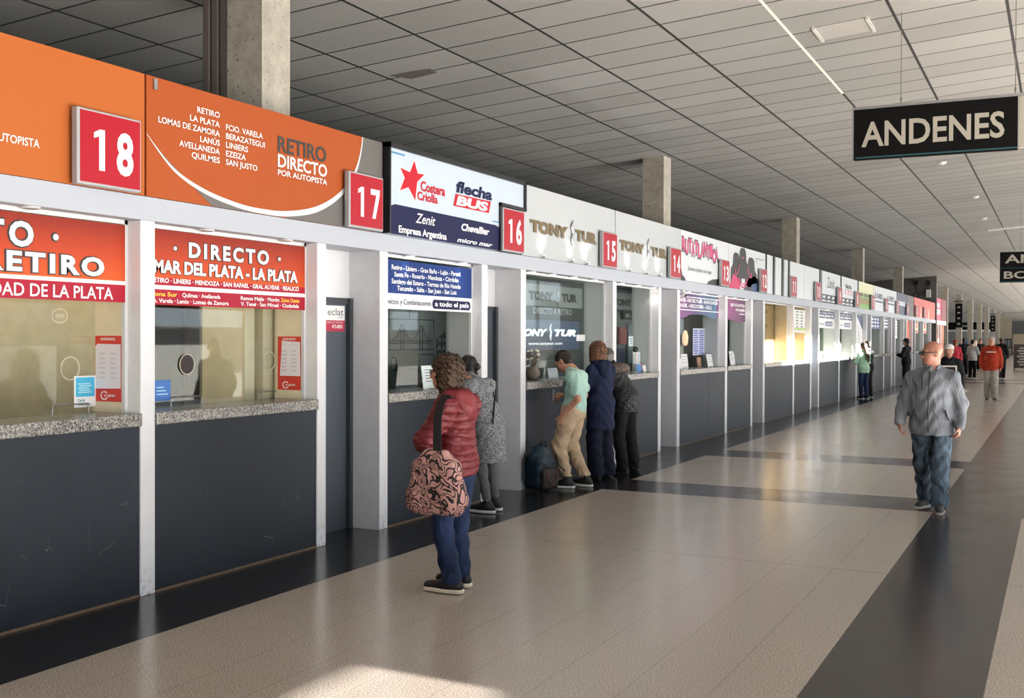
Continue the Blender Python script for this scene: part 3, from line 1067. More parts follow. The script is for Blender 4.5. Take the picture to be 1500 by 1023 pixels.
wtext(mb, 'a todo el país', XB + .005, 9.34, 2.032, .045, 10.03, off=.03)
mb.build('pill_lettering', LETW, t)


def grad_purple():
    t = NT('banner_purple_teal')
    sep = t.n('SeparateXYZ')
    t.l(t.coord(), sep.inputs[0])
    t.l(t.ramp(t.math('DIVIDE', t.math('SUBTRACT', sep.outputs[1], 16.9), 4.5), [(0.0, '7a2a6e'), (0.25, '3a2a60'), (0.5, '2a5a78'), (0.56, '7a1f66'), (0.8, '6a1a54'), (1.0, '3a1a40')]), t.b.inputs['Base Color'])
    return t.m


PURP = grad_purple()
t = empty('window_banner', (0, 0, 0), 0, 'purple to teal window banner with a wavy lower edge over counter thirteen', 'banner', 'banners at the window heads')
MB().yz(XB, [(16.82, 2.455), (19.40, 2.455), (19.40, 2.12), (19.1, 2.06), (18.4, 2.13), (17.7, 2.12), (17.3, 2.05), (16.82, 2.07)], 0, .005).build('sheet', PURP, t)
mb = MB()
wtext(mb, 'BS. AIRES - MAR DEL PLATA - BAHIA BLANCA', XB + .003, 16.95, 2.325, .055, 19.3, off=.03)
wtext(mb, 'TANDIL - NECOCHEA - AZUL', XB + .003, 17.0, 2.235, .055, 18.95, off=.03)
mb.box(XB, XB + .002, 16.83, 19.39, 2.40, 2.415).box(XB, XB + .002, 16.83, 19.39, 2.185, 2.2)
mb.build('white_lettering', LETW, t)
t = empty('window_banner', (0, 0, 0), 0, 'magenta window banner with slanted lower edge over counter twelve', 'banner', 'banners at the window heads')
MB().yz(XB, [(19.6, 2.455), (21.26, 2.455), (21.26, 2.05), (20.9, 2.03), (19.6, 2.1)], 0, .005).build('sheet', PURP, t)
mb = MB()
wtext(mb, 'RUTATLANTICA', XB + .003, 20.2, 2.33, .05, 21.2, off=.03)
wtext(mb, 'PASAJES', XB + .003, 20.55, 2.245, .045, 21.2, off=.03)
wtext(mb, 'viajes', XB + .003, 20.75, 2.18, .03, 21.2, off=.02)
mb.build('white_lettering', LETW, t)
mb = MB().yz(XB + .003, [(19.72, 2.12), (19.85, 2.12), (19.85, 2.34), (19.78, 2.37), (19.74, 2.30)], 0)
mb.build('pink_mark', mat('mark_pink', 'd968b0', 0.5), t)
for (n, ya, yb) in ((9, 28.15, 30.72), (8, 31.0, 33.5)):
    t = banner('dark blue and white window banner over counter ' + NUMW[n], ya, yb, 2.0, 2.44, LETW)
    MB().box(XB, XB + .002, ya, yb, 2.26, 2.44).build('navy_field', mat('banner_slate', '2c3a5a', 0.5), t)
    mb = MB()
    wtext(mb, 'Retiro - Liniers - Mendoza', XB + .004, ya + .1, 2.385, .03, yb - .1, off=.02)
    wtext(mb, 'Rosario - Santa Fe', XB + .004, ya + .1, 2.30, .05, yb - .1, off=.08)
    mb.build('white_lettering', LETW, t)
    mb = MB().box(XB, XB + .003, ya + 1.3, yb - .3, 2.06, 2.18)
    wtext(mb, 'Servicios', XB + .003, ya + .1, 2.09, .05, ya + 1.15, off=.01)
    mb.build('blue_print', mat('print_blue', '4a5a86', 0.5), t)
    mb = MB()
    wtext(mb, 'a todo el país', XB + .005, ya + 1.4, 2.095, .06, yb - .4, off=.03)
    mb.build('pill_lettering', LETW, t)
t = banner('white roller blind with a navy triangle in the narrow window past counter eight', 33.8, 35.5, 1.30, 2.44, LETW, None)
MB().yz(XB + .002, [(34.3, 2.44), (35.5, 2.44), (35.5, 2.0)], 0).build('navy_triangle', mat('tri_navy', '2d4468', 0.5), t)
mb = MB()
mb.text('viajes', (XB + .003, 34.55, 2.2), (0, .35, -.94), (0, .94, .35), .16, .7, off=.0)
mb.build('lettering', LETG, t)
for (n, ya, yb, c1) in ((7, 36.6, 39.2, '34457a'), (6, 39.5, 41.1, '4a5a80')):
    t = banner('blue window banner with white blocks of print over counter ' + NUMW[n], ya, yb, 2.06, 2.44, mat('banner_' + c1, c1, 0.5))
    mb = MB()
    for z in (2.12, 2.24, 2.35):
        for q in range(4):
            mb.box(XB, XB + .002, ya + .15 + q * .55 * (yb - ya) / 2.4, ya + .5 + q * .55 * (yb - ya) / 2.4, z, z + .055)
    mb.build('white_print', LETW, t)
t = banner('tall white printed notice in the window of counter five', 42.4, 43.6, 1.75, 2.42, LETW, None)
mb = MB()
for q in range(5):
    mb.box(XB, XB + .002, 42.5, 43.4, 1.85 + q * .11, 1.89 + q * .11)
mb.build('print', GREYD, t)
OBL = mat('orange_blind_cloth', 'e0602c', 0.5, var=0.12, vscale=2.0)
t = banner('orange roller blind filling the whole window of counter four', 45.6, 47.25, 1.215, 2.46, OBL, None)
for (n, ya, yb) in ((3, 48.5, 51.2), (2, 51.5, 54.4)):
    t = banner('red and cream printed strip hanging in the window of counter ' + NUMW[n], ya + .8, yb - .7, 1.98, 2.44, mat('strip_cream', 'e8c9a8', 0.5), 'strips hanging in the last two windows')
    mb = MB().box(XB, XB + .002, ya + .85, yb - .75, 2.0, 2.1).box(XB, XB + .002, ya + 1.2, yb - 1.1, 2.2, 2.44)
    mb.build('red_print', mat('print_red', 'c2402c', 0.5), t)
t = banner('pale timetable sheet with black figures in the window of counter ten', 25.25, 26.9, 1.86, 2.40, mat('timetable_sheet', 'f2f2ee', 0.6), None)
mb = MB()
for r in range(6):
    for q in range(3):
        mb.box(XB, XB + .002, 25.4 + q * .5, 25.4 + q * .5 + (.16, .22, .18)[(r + q) % 3], 2.34 - r * .07, 2.365 - r * .07)
mb.build('figures', LETK, t)
MB().box(XB, XB + .003, 25.27, 26.88, 1.925, 1.975).build('green_band', mat('band_lime', 'a8c84a', 0.5), t)


# ================================================================== INSIDE THE BOOTHS
def board(name, m, label, x, y0, y1, z0=0.0, z1=2.55, th=.03):
    return st(MB().box(x - th, x, y0, y1, z0, z1), name, m, label, 'wall')


board('wall_booth', CREAM_D, 'beige partition behind the glass of counter eighteen', -1.3, 3.0, 6.72)
board('wall_booth', CREAM, 'cream partition behind the glass of counter seventeen', -1.3, 7.32, 8.6)
t = empty('door_12', (-1.32, 7.0, 0), 0, 'dark glazed inner door seen through the glass of counter seventeen', 'door', kind='structure')
MB().box(-.04, 0, -.29, .16, 0.0, 2.3).build('dark_pane', mat('dark_door_glass', '23211f', 0.15), t)
MB().box(-.05, .03, .16, .32, 0, 2.5).box(-.05, .03, -.32, -.27, 0, 2.5).build('frame', mat('red_brown_wood', '3a1f18', 0.4), t)
MB().box(-.05, .0, -.3, .3, 2.3, 2.55).build('transom', CREAM_D, t)
mb = MB().box(-.90, -.46, 7.16, 7.60, 0, 2.5).box(-.95, -.5, 6.98, 7.10, 0, 2.5)
st(mb, 'trim_41', CREAM, 'cream cladding round the column inside booth seventeen', 'cladding')

t = empty('wall_mural', (-2.0, 0, 0), 0, 'grey mural with a line drawing of a suspension bridge inside booth sixteen', 'mural')
MB().box(-.03, 0, 10.9, 13.2, .9, 2.5).build('panel', mat('mural_grey', '7d8484', 0.6), t)
mb = MB()


def ln(mb, pts, w=.012, x=.004):
    mb.tube([(x, p[0], p[1]) for p in pts], w / 2, 4)


for yc in (11.72, 12.18):
    for s_ in (-1, 1):
        ln(mb, [(yc + s_ * .035, 1.55), (yc + s_ * .03, 1.88)], .014)
    ln(mb, [(yc - .05, 1.80), (yc + .05, 1.80)])
    ln(mb, [(yc - .04, 1.87), (yc + .04, 1.87)])
    ln(mb, [(yc - .05, 1.66), (yc + .05, 1.66)])
    for s_ in (-1, 1):
        ln(mb, [(yc + s_ * (.035 + .2 * q / 6), 1.69 + .17 * (1 - q / 6) ** 2) for q in range(7)], .01)
        for q in range(1, 6):
            ln(mb, [(yc + s_ * (.035 + .2 * q / 6), 1.65), (yc + s_ * (.035 + .2 * q / 6), 1.69 + .17 * (1 - q / 6) ** 2)], .005)
ln(mb, [(11.42, 1.675), (12.5, 1.675)])
ln(mb, [(11.42, 1.645), (12.5, 1.645)])
ln(mb, [(11.42, 1.56 + 0), (12.5, 1.56)])
for q in range(24):
    ln(mb, [(11.44 + q * .045, 1.56), (11.46 + q * .045, 1.575), (11.48 + q * .045, 1.56)], .006)
for (a_, b_, c_, d_) in ((11.40, 1.95, 12.5, 1.95), (11.42, 1.3, 11.42, 2.3), (12.5, 1.3, 12.5, 1.96), (11.9, 1.96, 11.9, 2.3), (11.42, 1.5, 12.5, 1.5)):
    ln(mb, [(a_, b_), (c_, d_)], .014)
mb.build('bridge_drawing', LETK, t)
mb = MB()
mb.yz(.003, [(12.56, 1.40), (12.56, 1.70), (12.88, 1.83), (12.95, 1.72), (12.95, 1.40)], 0)
mb.build('dark_art', mat('art_slate', '2b3338', 0.6), t)
mb = MB()
for q in range(9):
    yy, zz = 12.60 + (q % 3) * .12, 1.44 + (q // 3) * .11
    mb.tube([(.006, yy, zz), (.006, yy + .05, zz + .06), (.006, yy + .08, zz + .01), (.006, yy + .03, zz + .03)], .006, 4)
mb.build('pale_strokes', GREYW, t)

t = empty('back_board', (-1.0, 0, 0), 0, 'grey board with the bronze travel logo and a route strip inside booth fifteen', 'board')
MB().box(-.03, 0, 12.6, 15.17, 2.16, 2.46).build('panel', mat('board_grey', '8e9191', 0.4), t)
tonytur(t, .004, 13.31, 14.12, 14.40, 14.97, 2.25, .10, mat('dull_bronze', '3b352b', 0.5), METAL)
MB().box(-.03, 0.002, 12.6, 15.55, 2.025, 2.158).build('dark_strip', mat('strip_dark', '2c302f', 0.5), t)
mb = MB()
wtext(mb, 'DIRECTO A RETIRO', .004, 13.46, 2.055, .08, 14.78, off=.01)
mb.build('lettering', mat('silver_lettering', 'b4b4b0', 0.4), t)
t = empty('wall_screen', (-1.0, 0, 0), 0, 'lit blue grey wall screen with a white travel logo inside booth fifteen', 'screen')
MB().box(-.05, 0, 12.5, 15.12, 1.50, 2.0).build('bezel', mat('bezel_dark', '2a2d30', 0.4), t)
MB().box(0, .003, 12.6, 15.05, 1.55, 1.965).build('display', mat('screen_blue', '43506a', 0.3, emit=0.30), t)
mb = MB()
wtext(mb, 'TONY', .006, 12.98, 1.75, .085, 13.92, off=.06, shear=.25)
wtext(mb, 'TUR', .006, 14.15, 1.75, .085, 14.93, off=.06, shear=.25)
wtext(mb, 'www.tonytur.com', .006, 13.30, 1.625, .038, 14.43, off=.02)
seahorse(mb, .006, 14.02, 1.68, 1.92)
mb.build('lettering', mat('screen_white', 'f2f4f8', 0.5, emit=1.6), t)
board('wall_booth', mat('booth_dark', '4c5252', 0.6), 'dark grey partition behind counters sixteen to fourteen', -1.06, 12.4, 15.9, 0, 2.55)
board('wall_booth', mat('booth_mid', '767c7b', 0.6), 'grey partition behind counter fourteen', -1.06, 16.0, 19.0, 0, 2.55)
t = empty('back_board', (-1.0, 0, 0), 0, 'grey board with part of a bronze logo and a dark strip inside booth fourteen', 'board')
MB().box(-.03, 0, 16.3, 17.9, 2.19, 2.46).build('panel', mat('board_grey', '8e9191', 0.4), t)
tonytur(t, .004, 16.42, 17.28, 17.50, 18.0, 2.26, .09, mat('dull_bronze', '3b352b', 0.5), METAL)
MB().box(-.03, .002, 16.9, 17.9, 2.03, 2.17).build('dark_strip', mat('strip_dark', '2c302f', 0.5), t)
mb = MB()
wtext(mb, 'MA - SUD/S.', .004, 17.0, 2.06, .07, 17.8, off=.01)
mb.build('lettering', mat('silver_lettering', 'b4b4b0', 0.4), t)
t = empty('notice_rack', (-1.0, 0, 0), 0, 'notice board with red and navy leaflets on the wall of booth fourteen', 'notice board')
MB().box(-.03, .004, 16.7, 17.05, 1.62, 1.9).build('red_sheet', mat('leaflet_red', '9c5550', 0.6), t)
MB().box(-.03, .004, 17.15, 17.75, 1.3, 1.95).build('grey_sheet', mat('leaflet_grey', '8d949c', 0.6), t)
MB().box(-.03, .004, 16.65, 16.95, 1.25, 1.55).build('navy_sheet', mat('leaflet_navy', '28304e', 0.6), t)
board('wall_booth', mat('booth_taupe', '8c8a84', 0.6), 'taupe partition behind counters thirteen and twelve', -1.55, 19.3, 26.0, 0, 2.55)
board('wall_booth', WOODT, 'tan plywood sheet closing the windows of counters eleven and ten', -0.43, 22.3, 27.05, 1.1, 2.55, .02)
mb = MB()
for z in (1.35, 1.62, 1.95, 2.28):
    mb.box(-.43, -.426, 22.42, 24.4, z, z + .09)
tag(mb.build('dark_board_row', mat('ply_dark', '8d6c46', 0.6)), 'row of darker boards on the tan plywood behind counter eleven', 'boards')  # thin darker strips set on the plywood
st(MB().box(-.40, -.385, 23.72, 23.74, 1.22, 2.45), 'trim_42', LETK, 'thin dark joint between two glass panes of counter eleven', 'joint')
board('wall_booth', mat('booth_olive', '6a6f5a', 0.7, var=0.4, vscale=2), 'olive mottled partition behind counters nine to seven', -0.75, 28.6, 40.0, 0, 2.55)

for (y, x, e, c_, sx, sy) in ((4.7, -.85, 20.0, (1, .86, .62), .5, 1.6), (6.6, -.8, 16.0, (1, .86, .62), .4, 1.4), (11.0, -1.2, 7.0, (.92, 1, .98), .5, 1.6),
                              (13.6, -.7, 4.0, (.92, 1, .98), .2, 1.8), (16.7, -.7, 5.0, (.92, 1, .98), .2, 1.2), (20.0, -.9, 10.0, (.95, 1, 1), .3, 2.0),
                              (22.8, -.9, 5.0, (.95, 1, 1), .3, 1.2), (30.5, -.55, 8.0, (1, 1, .97), .15, 3.0), (36.5, -.55, 5.0, (1, 1, .97), .15, 3.0), (44.0, -.8, 12, (1, .97, .93), .4, 6.0), (51.0, -.8, 12, (1, .97, .93), .4, 6.0)):
    ld = bpy.data.lights.new('booth_light', 'AREA')
    ld.shape = 'RECTANGLE'
    ld.size, ld.size_y = sx, sy
    ld.energy = e
    ld.color = c_
    lo = bpy.data.objects.new('booth_light', ld)
    COL.objects.link(lo)
    lo.location = (x, y, 2.54)

# ------------------------------------------------------------------ posters and stickers
for (n, yw, nm) in ((18, 5.338, 'eighteen'), (17, 7.258, 'seventeen')):
    t = empty('schedule_poster', (0, yw, 0), 0, 'red timetable poster with a white sheet taped over it at counter ' + nm, 'poster', 'timetable posters')
    MB().box(-.385, -.15, -.003, 0.0, 1.285, 1.725).build('red_sheet', mat('poster_red', 'd23a2c', 0.5), t)
    mb = MB()
    if n == 18:
        mb.add([(-.38, -.006, 1.37), (-.15, -.006, 1.375), (-.15, -.006, 1.668), (-.36, -.006, 1.672), (-.38, -.006, 1.655)], [(0, 1, 2, 3, 4)])
    else:
        mb.add([(-.36, -.006, 1.40), (-.145, -.012, 1.40), (-.15, -.012, 1.68), (-.34, -.006, 1.69), (-.345, -.006, 1.60)], [(0, 1, 2, 3, 4)])
    mb.build('white_sheet', mat('sheet_white', 'efe9f0', 0.6), t)
    mb = MB()
    mb.text('HORARIOS', (-.33, -.0075, 1.695), XV, ZV, .016, .13, off=.03)
    for q in range(14):
        a = math.pi * (.25 + 1.5 * q / 13)
        b2 = math.pi * (.25 + 1.5 * (q + 1) / 13)
        mb.tube([(-.30 + .03 * math.cos(a), -.006, 1.325 + .026 * math.sin(a)), (-.30 + .03 * math.cos(b2), -.006, 1.325 + .026 * math.sin(b2))], .004, 4)
    mb.text('el rápido', (-.30, -.0075, 1.32), XV, ZV, .016, .10, off=.02, shear=.2)
    mb.build('white_lettering', LETW, t)
    mb = MB()
    for r in range(6):
        for q in range(2):
            mb.box(-.335 + q * .10, -.285 + q * .10, -.0145, -.0135, 1.44 + r * .032, 1.452 + r * .032)
    if n == 17:
        mb.text('salidas y llegadas', (-.335, -.0145, 1.65), XV, ZV, .012, .17, off=.0)
    mb.build('print', mat('faint_print', '6a6a70' if n == 17 else 'd6cfd8', 0.6), t)
t = empty('card_sticker', (-.383, 0, 0), 0, 'light blue cards welcome sticker at the foot of the glass of counter eighteen', 'sticker')
MB().box(-.002, .002, 5.155, 5.335, 1.25, 1.458).build('white_sheet', LETW, t)
MB().box(.002, .003, 5.167, 5.323, 1.32, 1.448).build('blue_field', mat('card_blue', '3aa5cc', 0.4), t)
mb = MB()
for q in range(5):
    mb.box(.003, .0035, 5.185 + (q % 2) * .01, 5.30 - (q % 3) * .012, 1.345 + q * .014, 1.353 + q * .014)
mb.build('pale_print', mat('card_pale', 'a8d8e6', 0.4), t)
mb = MB()
wtext(mb, 'Cards', .0035, 5.18, 1.288, .018, 5.24, off=.02)
wtext(mb, 'Welcome', .0035, 5.18, 1.262, .018, 5.285, off=.02)
mb.build('lettering', mat('card_teal', '1a6a80', 0.5), t)
t = empty('blue_sticker', (-.383, 0, 0), 0, 'rounded deep blue card sticker on the lower left of the glass of counter seventeen', 'sticker')
MB().rbox(-.002, .002, 5.84, 6.03, 1.255, 1.405, .0015).build('sheet', mat('sticker_blue', '2a66b4', 0.4, var=.25, vscale=60), t)
mb = MB()
for q in range(3):
    mb.box(.002, .003, 5.89, 6.00 - q * .02, 1.30 + q * .025, 1.308 + q * .025)
mb.build('pale_print', mat('card_pale', 'a8d8e6', 0.4), t)


def ring(mb, x, y, z, ry, rz, r=.004, n=24):
    mb.tube([(x, y + ry * math.cos(2 * math.pi * k / n), z + rz * math.sin(2 * math.pi * k / n)) for k in range(n)], r, 5, 0, True)


RIM = mat('clear_rim', 'c9c4b4', 0.2)
for (n, y, z) in ((18, 5.125, 1.51), (17, 6.20, 1.515), (17, 7.146, 1.524)):
    wn = WIN[n]
    yc = wn.location.y
    mb = MB()
    ring(mb, -.384, y - yc, z, .075, .075)
    mb.build('speak_hole', RIM, wn)
    if y < 6.5:
        mb = MB()
        mb.yz(-.383, [(y - yc + .07 * math.cos(2 * math.pi * k / 24), z + .07 * math.sin(2 * math.pi * k / 24)) for k in range(24)], 0)
        if n == 17:
            mb.build('dark_disc', mat('hole_dark', '1d0f0f', 0.6), wn)
for (n, ya, yb) in ((18, 4.97, 5.26), (17, 6.02, 6.34), (17, 7.0, 7.22)):
    wn = WIN[n]
    yc = wn.location.y
    MB().tube([(-.37, ya - yc, 1.214), (-.37, ya - yc, 1.275), (-.37, yb - yc, 1.275), (-.37, yb - yc, 1.214)], .005, 6).build('tray_opening', METAL, wn)
t = empty('round_sticker', (-.383, 0, 0), 0, 'faint oval white outline sticker high on the glass of counter eighteen', 'sticker')
mb = MB()
ring(mb, 0, 5.04, 1.853, .062, .045, .003)
wtext(mb, 'SUBE', 0.002, 5.005, 1.843, .022, 5.075)
mb.build('outline', mat('faint_white', 'd8d2c0', 0.5), t)

t = empty('door_sign', (-.328, 0, 0), 0, 'small white and crimson sign reading eclat at the top of the first staff door', 'sign')
MB().box(0, .006, 7.815, 8.115, 1.87, 2.0).build('white_plate', LETW, t)
MB().box(0, .006, 7.815, 8.115, 1.772, 1.87).build('crimson_plate', mat('plate_crimson', '9c1f3a', 0.4), t)
mb = MB()
wtext(mb, 'eclat', .008, 7.86, 1.915, .06, 8.09, off=-.005)
wtext(mb, 'gráfica', .008, 8.02, 1.892, .012, 8.09)
mb.build('black_lettering', LETK, t)
mb = MB()
wtext(mb, 'SERVICIO TECNICO', .008, 7.85, 1.845, .012, 8.09)
wtext(mb, '472-8855', .008, 7.92, 1.80, .03, 8.08, off=.02)
mb.build('white_lettering', LETW, t)


# ------------------------------------------------------------------ small things on the counters
def stand(label, x, y, w, h, m=PAPER, lines=3, lean=.05, cat='notice', group=None, lm=None):
    t = empty('counter_notice', (x, y, 1.2142), 0, label, cat, group)
    mb = MB()
    mb.add([(0.0, 0, 0), (0.0, w, 0), (-lean, w, h), (-lean, 0, h), (-.006, 0, 0), (-.006, w, 0), (-lean - .006, w, h), (-lean - .006, 0, h)],
           [(0, 1, 2, 3), (5, 4, 7, 6), (0, 3, 7, 4), (1, 5, 6, 2), (3, 2, 6, 7), (0, 4, 5, 1)])
    mb.build('sheet', m, t)
    MB().box(-lean - .01, .01, w * .3, w * .7, 0, .006).build('foot', METAL, t)
    mb = MB()
    for q in range(lines):
        f = .8 - q * .6 / max(1, lines)
        mb.add([(-lean * (f + .03) + .0025, w * .14, h * (f + .03)), (-lean * f + .0025, w * .14, h * f), (-lean * f + .0025, w * (.86 - .2 * (q % 2)), h * f), (-lean * (f + .03) + .0025, w * (.86 - .2 * (q % 2)), h * (f + .03))], [(0, 1, 2, 3)])
    mb.build('print', lm or LETG, t)
    return t


stand('white paper notice standing on the ledge of counter sixteen', -.12, 9.15, .34, .23, mat('notice_white', 'dfe8e6', 0.6), 5, .03)
stand('small blue and white box notice on the ledge of counter fifteen', -.28, 12.42, .29, .125, mat('notice_pale', 'c9d4dc', 0.5), 1, .02, lm=mat('notice_blue', '2f5a8c', .5))
stand('white paper notice in the left corner of the window of counter thirteen', -.2, 17.15, .42, .17, PAPER, 4, .03)
stand('taller white notice beside the left corner notice of counter thirteen', -.26, 17.75, .34, .24, PAPER, 3, .03)
stand('white notice with a diagonal picture in the right corner of counter thirteen', -.2, 19.05, .34, .22, PAPER, 3, .04, lm=mat('notice_green', '5a8c8a', .5))
stand('brown card standing on the ledge of counter thirteen', -.3, 18.75, .24, .17, mat('card_brown', '8f6f52', .6), 1, .02)
stand('slim white notice on the ledge of counter twelve', -.2, 20.55, .3, .26, PAPER, 4, .04)
stand('plain white card on the right of the ledge of counter twelve', -.28, 20.92, .26, .22, PAPER, 1, .03)
stand('white notice on the ledge of counter fourteen next to the leaflet rack', -.15, 15.52, .14, .10, PAPER, 2, .02)
stand('blue card on the ledge of counter fourteen', -.16, 15.28, .2, .12, mat('card_deep_blue', '2f6aa8', .5), 1, .02)
t = empty('glass_notice', (-.384, 0, 0), 0, 'small white sheet stuck on the glass of counter fifteen', 'notice')
MB().box(0, .002, 13.52, 13.82, 1.68, 1.765).build('sheet', PAPER, t)
t = empty('glass_notice', (-.384, 0, 0), 0, 'small white sheet stuck on the glass of counter fourteen', 'notice')
MB().box(0, .002, 15.5, 15.7, 1.60, 1.75).build('sheet', mat('notice_white', 'dfe8e6', 0.6), t)
mb = MB()
for q in range(3):
    mb.box(.002, .003, 15.54, 15.66, 1.63 + q * .035, 1.642 + q * .035)
mb.build('print', mat('notice_blue', '2f5a8c', .5), t)
t = empty('price_list', (-.384, 0, 0), 0, 'tall pale lavender price list in blue print on the glass of counter thirteen', 'notice')
MB().box(0, .002, 18.72, 19.42, 1.42, 1.90).build('sheet', mat('list_lavender', 'c4c8dc', .6), t)
mb = MB()
for q in range(11):
    for c_ in range(2):
        mb.box(.002, .003, 18.76 + c_ * .34, 18.76 + c_ * .34 + .24 + .04 * ((q + c_) % 2), 1.445 + q * .04, 1.466 + q * .04)
mb.build('print', mat('list_blue', '5a60a8', .6), t)

# leaflet rack at counter fourteen
t = empty('leaflet_rack', (-.26, 15.42, 1.2142), 0, 'tiered rack of pale leaflets on the ledge of counter fourteen', 'rack')
MB().box(-.02, .06, .0, .30, 0, .012).box(-.03, -.02, 0, .30, 0, .30).build('stand', ALU, t)
for q in range(6):
    MB().box(-.015 + (q // 3) * .03, -.008 + (q // 3) * .03, .01 + (q % 3) * .095, .095 + (q % 3) * .095, .15 - (q // 3) * .13, .27 - (q // 3) * .14).build('leaflet', mat('leaflet_%d' % q, ('c9d8d4', 'd8c4c4', 'b9d0d8', 'd8d8cc', 'c8dcd6', 'b46a6a')[q], .6), t)
# desk fan / ring light on a stand at counter fourteen
for (lab, x, y, h) in (('dark round camera on a white stalk on the ledge of counter fourteen', -.2, 15.30, .30), ('white round camera on a stalk on the ledge of counter nine', -.2, 28.9, .32), ('pale round camera on a stalk on the ledge of counter eight', -.2, 32.2, .32), ('white round camera on a stalk on the ledge of counter twelve', -.34, 20.36, .36)):
    t = empty('counter_camera', (x, y, 1.2142), 0, lab, 'camera')
    MB().cyl((0, 0, 0), (0, 0, .012), .04).cyl((0, 0, .01), (0, 0, h), .008).build('stalk', ALU, t)
    mb = MB().ball((0, 0, h + .04), (.035, .05, .045), 8)
    mb.build('head', BLACK if 'dark' in lab else ALU, t, True)
    MB().cyl((.03, .0, h + .04), (.045, 0, h + .04), .02).build('lens', mat('lens_glass', '20242a', .1), t)

# dried flowers in a rough pot
t = empty('flower_pot', (-.27, 11.92, 1.2142), 0, 'rough brown pot of dried white flowers on the ledge of counter fifteen', 'plant')
MB().lathe((0, 0, 0), [(.06, 0), (.085, .05), (.09, .10), (.07, .14), (.075, .155)], 16).build('pot', mat('pot_grey', '6b6258', .8, var=.3), t, True)
rr = random.Random(3)
mb, fl = MB(), MB()
for q in range(26):
    a = rr.uniform(0, 6.28)
    r_ = rr.uniform(.02, .13)
    h = rr.uniform(.24, .36)
    p = (r_ * .7 * math.cos(a), r_ * math.sin(a), h)
    mb.tube([(0, 0, .12), (p[0] * .4, p[1] * .4, h * .65), p], .003, 4)
    if q % 2:
        fl.ball(p, (.016, .02, .014), 4)
mb.build('stems', mat('stem_brown', '4d4334', .8), t)
fl.build('flower_heads', mat('petal_white', 'd8d2c2', .7), t, True)

# office things behind counter sixteen
t = empty('computer_monitor', (-1.05, 10.15, 0), 0, 'grey back of a bulky monitor on the desk inside booth sixteen', 'monitor')
MB().rbox(-.2, .0, -.45, .5, 1.0705, 1.575, .03).build('housing', mat('monitor_grey', '6f7672', .5), t)
mb = MB()
ring(mb, .004, -.10, 1.43, .055, .075, .008)
mb.box(.0, .006, .02, .16, 1.22, 1.33)
mb.build('vent_marks', mat('monitor_dark', '33383a', .5), t)
t = empty('desk', (-1.0, 9.9, 0), 0, 'pale desk top inside booth sixteen behind the glass', 'desk')
MB().box(-.35, .55, -1.0, 1.4, 1.03, 1.07).build('top', GREYD, t)
for yy in (-.95, 1.35):
    MB().box(-.3, .5, yy - .02, yy + .02, 0, 1.03).build('leg', GREYD, t)
t = empty('card_terminal', (-.62, 9.5, 1.0705), 0, 'black card terminal on the desk inside booth sixteen', 'terminal')
MB().rbox(-.05, .05, -.11, .11, 0, .09, .012).build('body', BLACK, t)
MB().box(.05, .052, -.07, .07, .03, .07).build('display', mat('dull_glass', '49535a', .2), t)
t = empty('ticket_printer', (-.72, 10.05, 1.0705), 0, 'black ticket printer on the desk inside booth sixteen', 'printer')
MB().rbox(-.12, .12, -.2, .2, 0, .34, .03).build('housing', mat('chair_black', '16181a', .7), t)
MB().box(.12, .123, -.15, .15, .18, .20).build('paper_slot', PAPER, t)
# pendant lamp inside booth thirteen
t = empty('pendant_lamp', (-1.2, 20.85, 0), 0, 'warm glowing pendant lamp inside booth thirteen', 'lamp')
MB().lathe((0, 0, 1.58), [(.03, 0), (.055, .05), (.06, .18), (.035, .27), (.012, .3)], 14).build('lamp_shade', mat('pendant_glow', 'ffd0a8', .5, emit=2.0), t, True)
MB().cyl((0, 0, 1.87), (0, 0, 2.55), .005).build('cord', BLACK, t)
t = empty('security_camera', (0.03, 16.86, 2.43), 0, 'small white dome camera under the beam at the left of counter thirteen', 'camera')
MB().cyl((0, 0, .0), (0, 0, .06), .035).ball((.02, -.02, -.02), (.05, .05, .045), 8).build('housing', ALU, t, True)
MB().ball((.055, -.04, -.03), .024, 8).build('lens', BLACK, t, True)

# downlights in the soffit of the beam
DL = [(8.79, 'sixteen', 'first'), (9.81, 'sixteen', 'second'), (11.45, 'fifteen', 'first'), (12.02, 'fifteen', 'second'), (12.66, 'fifteen', 'third'), (13.34, 'fifteen', 'fourth'),
      (14.34, 'fourteen', 'first'), (15.0, 'fourteen', 'second'), (15.68, 'fourteen', 'third'), (17.40, 'thirteen', 'first'), (18.25, 'thirteen', 'second'), (19.25, 'thirteen', 'third'),
      (20.22, 'twelve', 'first'), (21.12, 'twelve', 'second'), (29.4, 'nine', 'only'), (32.2, 'eight', 'only'), (4.55, 'eighteen', 'unlit'), (6.05, 'seventeen', 'first unlit'), (6.95, 'seventeen', 'second unlit')]
for (y, nm, od) in DL:
    lit = 'unlit' not in od
    t = empty('downlight', (-.062, y, 2.49), 0, '%s round downlight under the beam over counter %s' % (od, nm), 'lamp', 'downlights under the beam')
    MB().lathe((0, 0, -.012), [(.05, 0), (.056, .004), (.056, .012)], 20).build('trim_ring', ALU, t)
    MB().cyl((0, 0, -.0135), (0, 0, -.012), .042).build('lens', LAMPG if lit else mat('dead_lens', '8f887c', .4), t)
    if lit:
        ld = bpy.data.lights.new('downlight_beam', 'SPOT')
        ld.energy = 9.0
        ld.spot_size = math.radians(95)
        ld.spot_blend = .8
        ld.shadow_soft_size = .04
        ld.color = (1, .97, .92)
        lo = bpy.data.objects.new('downlight_beam', ld)
        COL.objects.link(lo)
        lo.parent = t
        lo.location = (0, 0, -.03)

# ================================================================== HANGING SIGNS
SGN = mat('sign_black', '050506', 0.55, spec=.15)
SILV = mat('sign_silver', 'a39f94', 0.5)


